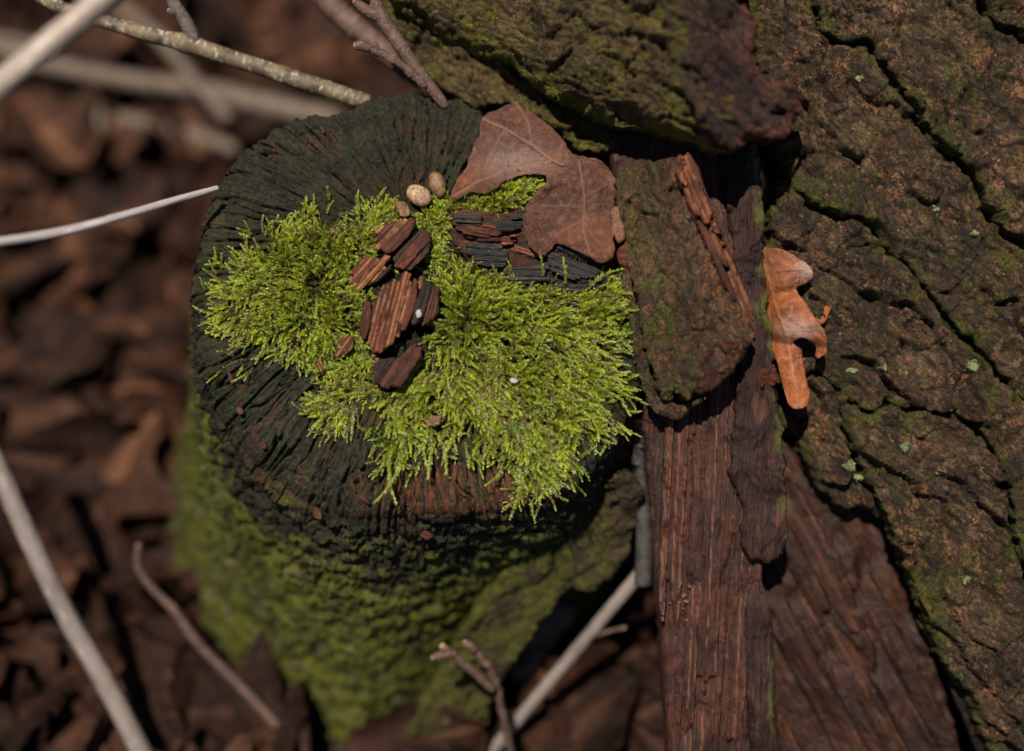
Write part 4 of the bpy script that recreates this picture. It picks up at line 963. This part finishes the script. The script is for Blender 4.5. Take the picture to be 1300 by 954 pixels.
plate("outer_bark", CH, chunk_z, 46, M_CHUNK, chunk, 1.9, 7, bark_disp(1.25, 201, .75, .012, .03, 1.3, 10), bark_mask(71, .2, .2, .3, ch_m), True, 8, .09, 1.25, 8, 7, 5, 0, smooth_out=False)
bundle("inner_fibre", [(850, 206), (860, 192), (874, 188), (888, 214), (900, 254), (908, 286), (926, 328), (942, 362), (956, 386), (962, 414), (948, 408), (930, 380), (910, 346), (894, 308), (878, 264), (864, 230)], 1.17, 6.5, lambda x, y: chunk_z(x, y) - 1 - .3 * (x - 880 - (y - 210) * .42), 40, M_BLOCKR, chunk, 1.4, 205, 2.4, 26, .0, .7, .1, 1.5, 2.2, .02, .2, 0, 3, 70)
plate("under_layer", [(796, 330), (808, 390), (818, 440), (834, 490), (860, 514), (890, 506), (905, 500), (878, 520), (862, 534), (846, 530), (828, 518), (816, 490), (806, 450), (798, 400), (790, 350)], lambda x, y: chunk_z(x, y) - 16, 46, M_CHUNK, chunk, 1.9, 6, bark_disp(1.25, 211, .6, .015, .04), bark_mask(72, .2, .3, .5), True, 4, .06, 1.25, 10, 4)
plate("broken_end", [(880, 470), (905, 440), (930, 432), (952, 432), (946, 452), (924, 480), (902, 498), (884, 498)], lambda x, y: chunk_z(x, y) + 4, 40, M_REDBARK, chunk, 1.7, 8, bark_disp(.5, 221, .8, .03, .05), bark_mask(73, .0, .0, .6), True, 4, .08, .5, 11, 4)

# crumbling bits between the leaf and the chunk
for k, (ol, lab) in enumerate([([(776, 270), (784, 262), (790, 280), (794, 300), (786, 308), (778, 296)], "thin tan flake wedged between the leaf and the bark chunk"),
                               ([(784, 318), (796, 310), (802, 326), (796, 340), (786, 334)], "orange crumb of rotten bark at the leaf's lower right tip")]):
    tag(plate("bark_flake", ol, lambda x, y, k=k: 26 - 6 * k + 0 * x, 30, M_FLAKE if k == 0 else M_BLOCKR, None, 1.4, 3, lambda x, y, d: 4 * fbm(np.column_stack([x * .1, y * .1, x * 0]), 3, .6, 3), None, True, 3, .1, seed=k), lab, "bark flake")

# ------------------------------------------------------------------ orange oak leaf
OAK = [(966, 316), (985, 316), (1001, 321), (1023, 334), (1032, 345), (1030, 356), (1017, 363), (1011, 368), (1020, 381), (1034, 403), (1045, 419), (1050, 433), (1049, 446), (1039, 455), (1035, 451), (1036, 441), (1025, 431), (1017, 430), (1007, 435),
       (1017, 444), (1019, 457), (1024, 482), (1028, 501), (1027, 512), (1015, 520), (1004, 516), (997, 501), (990, 476), (985, 457), (972, 438), (962, 411), (958, 375), (960, 340)]
def oak_z(x, y):
    z = -34 + 34 * sst(962, 1000, x) + 8 * np.sin(np.clip((x - 965) / 70, 0, 1) * pi * .8) + 8 * fbm(np.column_stack([x * .02, y * .02, x * 0]), 2, .5, 77)
    z = z - 14 * np.exp(-((y - 438 - .1 * (x - 990)) / 10) ** 2) - 9 * np.exp(-((y - 372 + .3 * (x - 1000)) / 9) ** 2) + 7 * sst(495, 525, y) + 9 * sst(1030, 1052, x) + 7 * sst(1012, 1036, x) * sst(365, 330, y) - 7 * np.exp(-((x - 1004 - .06 * (y - 450)) / 7) ** 2) * sst(440, 470, y)
    return z
OV = [(968, 330), (985, 390), (1000, 430), (1012, 510)]; OV2 = [(985, 390), (1040, 430)]; OV3 = [(972, 345), (1025, 342)]
def oak_d(x, y, d):
    z = 3.4 * fbm(np.column_stack([x * .07, y * .07, x * 0]), 4, .6, 78) + 3 * sst(5, 0, d) * fbm(np.column_stack([x * .08, y * .08, x * 0]), 2, .5, 76)
    for v, h in ((OV, 2), (OV2, 1.6), (OV3, 1.2), ([(975, 360), (1012, 372)], .9), ([(990, 405), (1012, 418)], .9), ([(1004, 460), (1020, 470)], .8), ([(1006, 480), (996, 492)], .8), ([(980, 350), (1010, 330)], .9)):
        q, _ = pdist(x, y, v); z = z + h * np.exp(-(q / 2.2) ** 2)
    return z + 2.5 * fbm(np.column_stack([x * .05, y * .05, x * 0]), 2, .5, 79)
def oak_m(x, y, d):
    q, _ = pdist(x, y, OV); g = np.clip(.14 * sst(385, 325, y) + .75 * np.exp(-(((x - 1012) / 24) ** 2 + ((y - 418) / 16) ** 2)) + .9 * sst(30, 0, np.hypot(x - 1030, y - 342)) + .5 * sst(8, 0, np.hypot(x - 1014, y - 516)) + 0 * d, 0, 1)
    return np.column_stack([.5 * np.exp(-(q / 1.6) ** 2), g, np.clip(.5 + .6 * sst(990, 968, x), 0, 1) * .8, x * 0])
ok = plate("oak_leaf", OAK, oak_z, .9, M_OAK, None, 1.5, 0, oak_d, oak_m, True, 2.2, .12, 0, 1, 0, 1)
tag(ok, "curled orange oak leaf with rounded lobes stuck behind the wood strip", "leaf")
tag(plate("leaf_scrap", [(1034, 405), (1046, 390), (1056, 388), (1054, 396), (1044, 412)], lambda x, y: -22 + .3 * (x - 1040), 4, M_OAK, None, 1.3, 1, None, lambda x, y, d: np.column_stack([x * 0, x * 0, x * 0 + .9, x * 0]), True, 1.5, .1), "tiny orange leaf scrap on bark right of the oak leaf", "leaf scrap")

# ------------------------------------------------------------------ upper log, nearer to the camera, and the bark ledge beneath it
UA = math.atan2(.42, 1.0)
ub = to_world(unp(np.array([760.]), np.array([-80.]), -300))[0]; ub[2] = 0
upper = empty("mossy_log", ub); tag(upper, "mossy bark-covered log crossing the top of the picture above the leaf", "log")
def up_z(x, y):
    e = y - (16 + (x - 500) * .36)       # below the lower edge line is positive
    return -30 + 156 * sst(540, 900, x) - 34 * np.exp(np.clip(e, -200, 30) / 34.) * .9 - .10 * np.clip(-e, 0, 300)
plate("outer_bark", [(470, -150), (480, -40), (504, 12), (540, 30), (566, 50), (600, 66), (640, 74), (668, 100), (690, 118), (722, 132), (760, 148), (790, 160), (830, 164), (872, 176), (900, 190), (930, 190), (950, 160), (930, 80), (905, -10), (900, -150), (700, -180)], up_z, 130, M_BARKG, upper, 2.4, 16,
      bark_disp(UA, 301, 1.05, .012, .035, 1.8, 24), bark_mask(81, .42, .45, .25), jag=9, jagf=.03, ang=UA, seed=12, rough=9, rows=7, undercut=14)
plate("broken_end", [(820, -150), (838, -20), (842, 30), (856, 80), (872, 124), (892, 160), (915, 186), (936, 190), (962, 176), (985, 180), (1006, 166), (1018, 138), (1008, 116), (990, 104), (964, 90), (956, 60), (964, 28), (950, 8), (942, -30), (950, -150)], lambda x, y: 118 + .06 * (y - 60) - .26 * (x - 900), 90, M_ENDBARK, upper, 2.6, 14,
      bark_disp(.75, 311, 1.0, .012, .03, 1.0, 16), bark_mask(82, -.1, .1, .5, lambda x, y, d, m: np.column_stack([np.clip(m[:, 0] + .55 * sst(915, 850, x), 0, 1), np.clip(m[:, 1] + .5 * sst(20, 3, d) * (x > 930), 0, 1), m[:, 2], m[:, 3]])), jag=14, jagf=.05, ang=1.2, seed=13, rough=9, rows=5, undercut=10)
plate("under_ledge", [(430, -150), (440, -40), (486, 20), (520, 70), (560, 110), (602, 134), (640, 132), (670, 140), (700, 160), (730, 184), (768, 196), (802, 194), (818, 176), (830, 140), (800, 60), (700, 0), (560, -60)], lambda x, y: -62 + .06 * (x - 600) - 22 * sst(90, 0, np.abs(0)) + 18 * fbm(np.column_stack([x * .012, y * .012, x * 0]), 2, .5, 90), 150, M_BARKG, upper, 2.6, 12,
      bark_disp(UA, 321, 1.1, .012, .032, 1.9), bark_mask(83, .30, .35, .35), jag=7, jagf=.04, ang=UA, seed=14, rough=8, rows=6, undercut=10)
plate("log_body", [(400, -250), (500, -90), (620, -20), (740, 40), (840, 80), (890, 40), (900, -60), (900, -300), (700, -380)], lambda x, y: -30 - .1 * (100 - y) + 0 * x, 380, M_FISS, upper, 9, 20, bark_disp(UA, 331, 1.0), bark_mask(84, .2, .2), jag=8, jagf=.03, ang=UA, seed=15, rough=14, rows=8, undercut=40)

# ------------------------------------------------------------------ mossy broken slab leaning at the right foot of the stump
slab = plate("mossy_slab", [(500, 960), (560, 850), (610, 760), (650, 712), (690, 668), (730, 634), (770, 606), (800, 600), (816, 622), (812, 660), (800, 696), (776, 736), (744, 752), (722, 748), (704, 770), (672, 810), (630, 880), (600, 960)], lambda x, y: -104 - .62 * (y - 640) + .1 * (x - 740), 60, M_SLAB, None, 2.6, 12,
             bark_disp(-.7, 341, 1.0, .016, .03, 1.2), bark_mask(91, .5, .2, .3, lambda x, y, d, m: np.column_stack([np.where(x > 775, .15, m[:, 0]), m[:, 1], m[:, 2], m[:, 3]])), jag=7, jagf=.04, ang=-.7, seed=16, rough=6, rows=5)
tag(slab, "blurred mossy slab of old bark leaning at the stump's right foot", "bark")
tag(plate("grey_bark_piece", [(640, 850), (668, 806), (700, 770), (726, 768), (728, 790), (700, 820), (672, 868)], lambda x, y: -330 - .4 * (y - 800), 30, M_TW3, None, 3, 8, bark_disp(-.6, 351, 1), None, True, 5, .05, -.6, 3, 4),
    "blurred grey-green bark piece low in the gap right of the stump", "bark")

# ------------------------------------------------------------------ twigs and straws
def twig(name, label, cat, pts, mat, kids=(), group=None, **kw):
    o = tube(name, pts, mat, None, **kw); tag(o, label, cat, group)
    for (kn, kp, km, kk) in kids: tube(kn, kp, km, o, **kk)
    return o
twig("twig", "pale lichen-spotted twig ending at the stump's back rim, with a side shoot", "twig",
     [(20, -30, -90, 7), (60, 2, -88, 7.5), (120, 24, -86, 8.5), (185, 43, -84, 9.5), (238, 56, -82, 11), (300, 76, -84, 10.5), (380, 102, -88, 11), (440, 122, -92, 11), (467, 131, -95, 10.5)], M_TW1,
     [("side_shoot", [(246, 58, -80, 9), (243, 42, -74, 9), (232, 22, -68, 8.5), (220, 2, -62, 8), (208, -30, -55, 8)], M_TW3, dict(n=12, rough=.1, seed=3)),
      ("bud", [(226, 18, -64, 4.5), (219, 15, -60, 5), (213, 13, -58, 3)], M_TW2, dict(n=8, step=2, seed=4))],
     n=14, rough=.07, seed=1, knots=((.5, .3, 12), (.14, .2, 8), (.35, .12, 8)))
twig("twig", "brown budded twig leaning over the stump's back rim", "twig",
     [(566, 136, -58, 6), (548, 112, -52, 8), (522, 78, -46, 9), (500, 46, -40, 9.5), (484, 22, -36, 10), (476, 4, -32, 8)], M_TW2,
     [("bud", [(486, 24, -34, 7), (470, 16, -30, 7.5), (455, 6, -28, 6), (449, 1, -27, 3)], M_TW2, dict(n=10, step=3, seed=8)),
      ("bud", [(478, 12, -32, 7), (476, 2, -30, 7), (474, -5, -28, 4)], M_TW2, dict(n=10, step=3, seed=9)),
      ("side_shoot", [(540, 110, -44, 5), (512, 84, -36, 5), (488, 70, -32, 5.5), (468, 62, -30, 5)], M_TW2, dict(n=9, step=3, rough=.3, seed=10, knots=((.3, .4, 5), (.6, .4, 5)))),
      ("bud", [(470, 62, -28, 5), (458, 58, -26, 7), (450, 58, -25, 5)], M_TW2, dict(n=10, step=2, seed=11)),
      ("bud", [(480, 64, -30, 4), (475, 57, -28, 5), (473, 53, -28, 3)], M_TW2, dict(n=8, step=2, seed=12))],
     n=12, rough=.1, seed=7)
twig("branch", "thick blurred brown branch behind the budded twig", "branch", [(380, -40, -190, 16), (420, 6, -180, 16), (462, 44, -170, 15), (520, 90, -165, 14), (570, 125, -165, 13)], M_TW2, n=12, rough=.1, seed=15)
twig("straw", "pale blurred straw crossing the top left corner nearest the lens", "straw", [(-60, 164, 270, 17), (0, 108, 270, 17), (60, 58, 265, 17.5), (110, 16, 258, 17.5), (170, -36, 250, 18)], M_STRAW, n=14, rough=.03, seed=2)
twig("grass_blade", "thin bleached grass stalk pointing at the stump's left rim", "grass blade", [(-60, 314, 170, 6.5), (0, 307, 150, 6), (80, 294, 115, 6), (160, 273, 75, 5.5), (230, 252, 35, 4.5), (276, 239, 8, 3.4)], M_BLADE, n=10, rough=.04, seed=3)
twig("straw", "blurred pale stalk slanting through the bottom left corner", "straw", [(-40, 520, -210, 13), (0, 600, -220, 13), (40, 690, -232, 13), (86, 784, -246, 13), (134, 868, -258, 13), (190, 975, -270, 13)], M_STRAWG, n=12, rough=.04, seed=4)
twig("twig", "thin crooked twig curving past the stump's left foot", "twig", [(176, 692, -300, 4), (176, 722, -310, 5), (196, 750, -318, 5), (222, 776, -326, 6), (252, 818, -336, 6), (296, 862, -346, 6.5), (350, 920, -352, 7)], M_TW2, n=9, rough=.12, seed=5)
twig("twig", "gnarled budded twig rising at the bottom edge in front of the stump", "twig",
     [(652, 975, -250, 5.5), (638, 905, -200, 5.5), (629, 866, -172, 5.5), (620, 845, -158, 6), (606, 829, -150, 6), (595, 820, -146, 4.5)], M_TW2,
     [("bud", [(604, 826, -142, 5), (595, 819, -138, 6.5), (589, 814, -136, 3)], M_TW2, dict(n=9, step=2, seed=22)),
      ("side_shoot", [(626, 876, -160, 5.5), (600, 852, -144, 6), (576, 832, -130, 5.5), (560, 819, -122, 4.5)], M_TW2, dict(n=10, seed=23, rough=.15)),
      ("bud", [(578, 830, -128, 5), (560, 832, -120, 6.5), (548, 836, -116, 3.5)], M_TW2, dict(n=9, step=2, seed=24))],
     n=11, rough=.35, seed=21, step=3)
twig("twig", "straight grey twig slanting up to the split strip from bottom centre", "twig", [(596, 988, -330, 7.5), (696, 868, -268, 8), (826, 712, -190, 8.5), (848, 686, -177, 8)], M_STRAWG,
     [("side_shoot", [(744, 811, -240, 4), (772, 802, -236, 3), (794, 797, -232, 2.5)], M_TW2, dict(n=7, seed=27))], n=10, rough=.06, seed=6)
twig("twig_stub", "short upright grey stub with an orange cut end right of the stump", "twig", [(816, 742, -150, 11), (818, 690, -140, 11), (815, 640, -130, 9.5), (811, 590, -118, 8.5), (811, 552, -108, 8.5), (811, 534, -104, 7)], M_TW3_SHADE, n=12, rough=.12, seed=8)
bg = [([(-40, 50, 6), (60, 82, 12), (160, 102, 12), (260, 116, 14), (340, 134, 15), (430, 154, 15)], 120, M_TWD, "long blurred twig running behind the stump's left rim"),
      ([(150, 6, 8), (205, 52, 9), (252, 110, 9), (290, 150, 9)], 150, M_TWD, "short blurred twig crossing under the lichen twig"),
      ([(-30, 44, 8), (30, 56, 8), (70, 64, 8)], 90, M_TWD, "blurred twig stub at the left edge under the straw"),
      ([(116, 100, 5), (126, 130, 6), (128, 170, 5)], 70, M_TWD, "small blurred stem standing in the litter left of the stump"),
      ([(150, 150, 9), (220, 165, 10), (300, 190, 10)], 60, M_TWD, "dim blurred twig lying left of the stump's back")]
for k, (pl, h, mt, lab) in enumerate(bg):
    pts = []
    for (x, y, r) in pl: pts.append((x, y, ground_pt(x, y, h)[2], r))
    twig("twig", lab, "twig", pts, mt, n=9, rough=.1, seed=40 + k, group="blurred twigs in the litter")

# ------------------------------------------------------------------ leaf litter
rl = np.random.default_rng(23)
def litter_leaf(seed):
    r = np.random.default_rng(seed); nu, nv = 15, 9
    u = np.linspace(0, 1, nu); v = np.linspace(-1, 1, nv); U, Vv = np.meshgrid(u, v, indexing='ij')
    w = .36 * np.sin(pi * U ** (.8 + .3 * r.random())) ** .75 * (1 + .10 * np.sin(U * 38 + seed) * np.abs(Vv))
    if seed % 3 == 0: w = w * (1 + .35 * np.sin(U * 17 + 1))       # lobed like an oak leaf
    x = U - .5; y = Vv * w
    cur = r.uniform(.2, 1.1); cy = r.uniform(.3, 1.6) * r.choice([-1, 1])
    z = cur * (x ** 2) * r.choice([-1, 1]) + cy * y ** 2 + .05 * np.sin(x * 14 + seed) * Vv + .03 * np.cos(Vv * 7 + U * 9) - .02 * np.exp(-(Vv / .12) ** 2)
    P_ = np.stack([x, y, z], -1).reshape(-1, 3) * 150 * S
    i_ = np.arange(nu * nv).reshape(nu, nv); f = np.stack([i_[:-1, :-1], i_[1:, :-1], i_[1:, 1:], i_[:-1, 1:]], -1).reshape(-1, 4)
    nq = len(P_); V = np.concatenate([P_, P_ - np.array([0, 0, 1.3 * S])])
    m_ = np.zeros((2 * nq, 4)); m_[:, 0] = np.tile(np.exp(-(Vv.ravel() / .1) ** 2), 2)
    return raw_mesh("dead_leaf", V, [np.concatenate([f, f[:, ::-1] + nq])], M_LITTER, {"tx": V / S + seed * 31, "m": m_})
LM = [litter_leaf(k) for k in range(9)]
zones = [(-160, 320, -60, 230, 46, "brown dead leaf blurred in the litter above the bleached grass stalk"), (-160, 300, 230, 480, 40, "brown dead leaf blurred in the litter just below the bleached grass stalk"), (-160, 290, 480, 760, 42, "brown dead leaf blurred in the litter beside the bottom left stalk"), (-160, 300, 760, 1040, 34, "brown dead leaf in the bottom left corner of the litter"), (300, 620, -40, 150, 26, "shadowed dead leaf in the litter behind the stump"),
         (560, 900, 700, 1040, 44, "dim dead leaf in the litter right of the stump's foot"), (200, 640, 880, 1060, 24, "dead leaf in the litter in front of the stump's foot"), (960, 1120, 820, 1080, 8, "dead leaf in the dark gap below the split plank")]
for (x0, x1, y0, y1, n, lab) in zones:
    for k in range(n):
        lay = rl.random()
        p = ground_pt(rl.uniform(x0, x1), rl.uniform(y0, y1), 6 + lay * 70)
        w = to_world(p[None])[0]
        if np.hypot(w[0] - stump_base[0], w[1] - stump_base[1]) < .098: continue
        o = bpy.data.objects.new("dead_leaf", LM[int(rl.integers(0, 9))]); COL.objects.link(o)
        o.location = w; sc = rl.uniform(.8, 2.0); o.scale = (sc, sc * rl.uniform(.85, 1.15), sc)
        o.rotation_euler = (rl.normal(0, .38), rl.normal(0, .38), rl.uniform(0, 2 * pi))
        tag(o, lab, "leaf", lab.replace("brown dead leaf", "leaves").replace("shadowed dead leaf", "shadowed leaves").replace("dim dead leaf", "dim leaves").replace("dead leaf", "leaves"))

# the same litter goes on beyond what the photo shows
lv = []; lfq = []; ltx = []; base = 0
src = []
for me in LM[:5]:
    co = np.zeros(len(me.vertices) * 3); me.vertices.foreach_get("co", co); nq = len(me.vertices) // 2
    fq = np.array([p_.vertices[:] for p_ in me.polygons]); src.append((co.reshape(-1, 3)[:nq], fq[: len(fq) // 2]))
while len(lv) < 420:
    r_ = .05 + .75 * math.sqrt(rl.random()); a_ = rl.uniform(0, 2 * pi); w = np.array([r_ * cos(a_) - .05, r_ * sin(a_) + .02, rl.uniform(.002, .018)])
    if np.hypot(w[0] - stump_base[0], w[1] - stump_base[1]) < .12: continue
    cz = np.array([w - np.array(cam.location)])[0]; dep = -(cz @ ZC)
    ix = 650 + (cz @ XC) / dep * D; iy = 477 - (cz @ YC) / dep * D
    if -150 < ix < 1310 and -60 < iy < 1040: continue
    co, fq = src[int(rl.integers(0, 5))]
    m3 = mathutils.Euler((rl.normal(0, .35), rl.normal(0, .35), rl.uniform(0, 6.28))).to_matrix()
    v_ = (co * rl.uniform(.8, 2.0)) @ np.array(m3).T + w
    lv.append(v_); lfq.append(fq + base); ltx.append(co / S + rl.uniform(0, 900, 3)); base += len(v_)
ls = mk("leaf_litter", np.concatenate(lv), [np.concatenate(lfq)], M_LITTER, None, {"tx": np.concatenate(ltx), "m": np.zeros((base, 4))}, True, True)
tag(ls, "brown dead leaves covering the woodland floor all around", "leaf litter", kind="stuff")
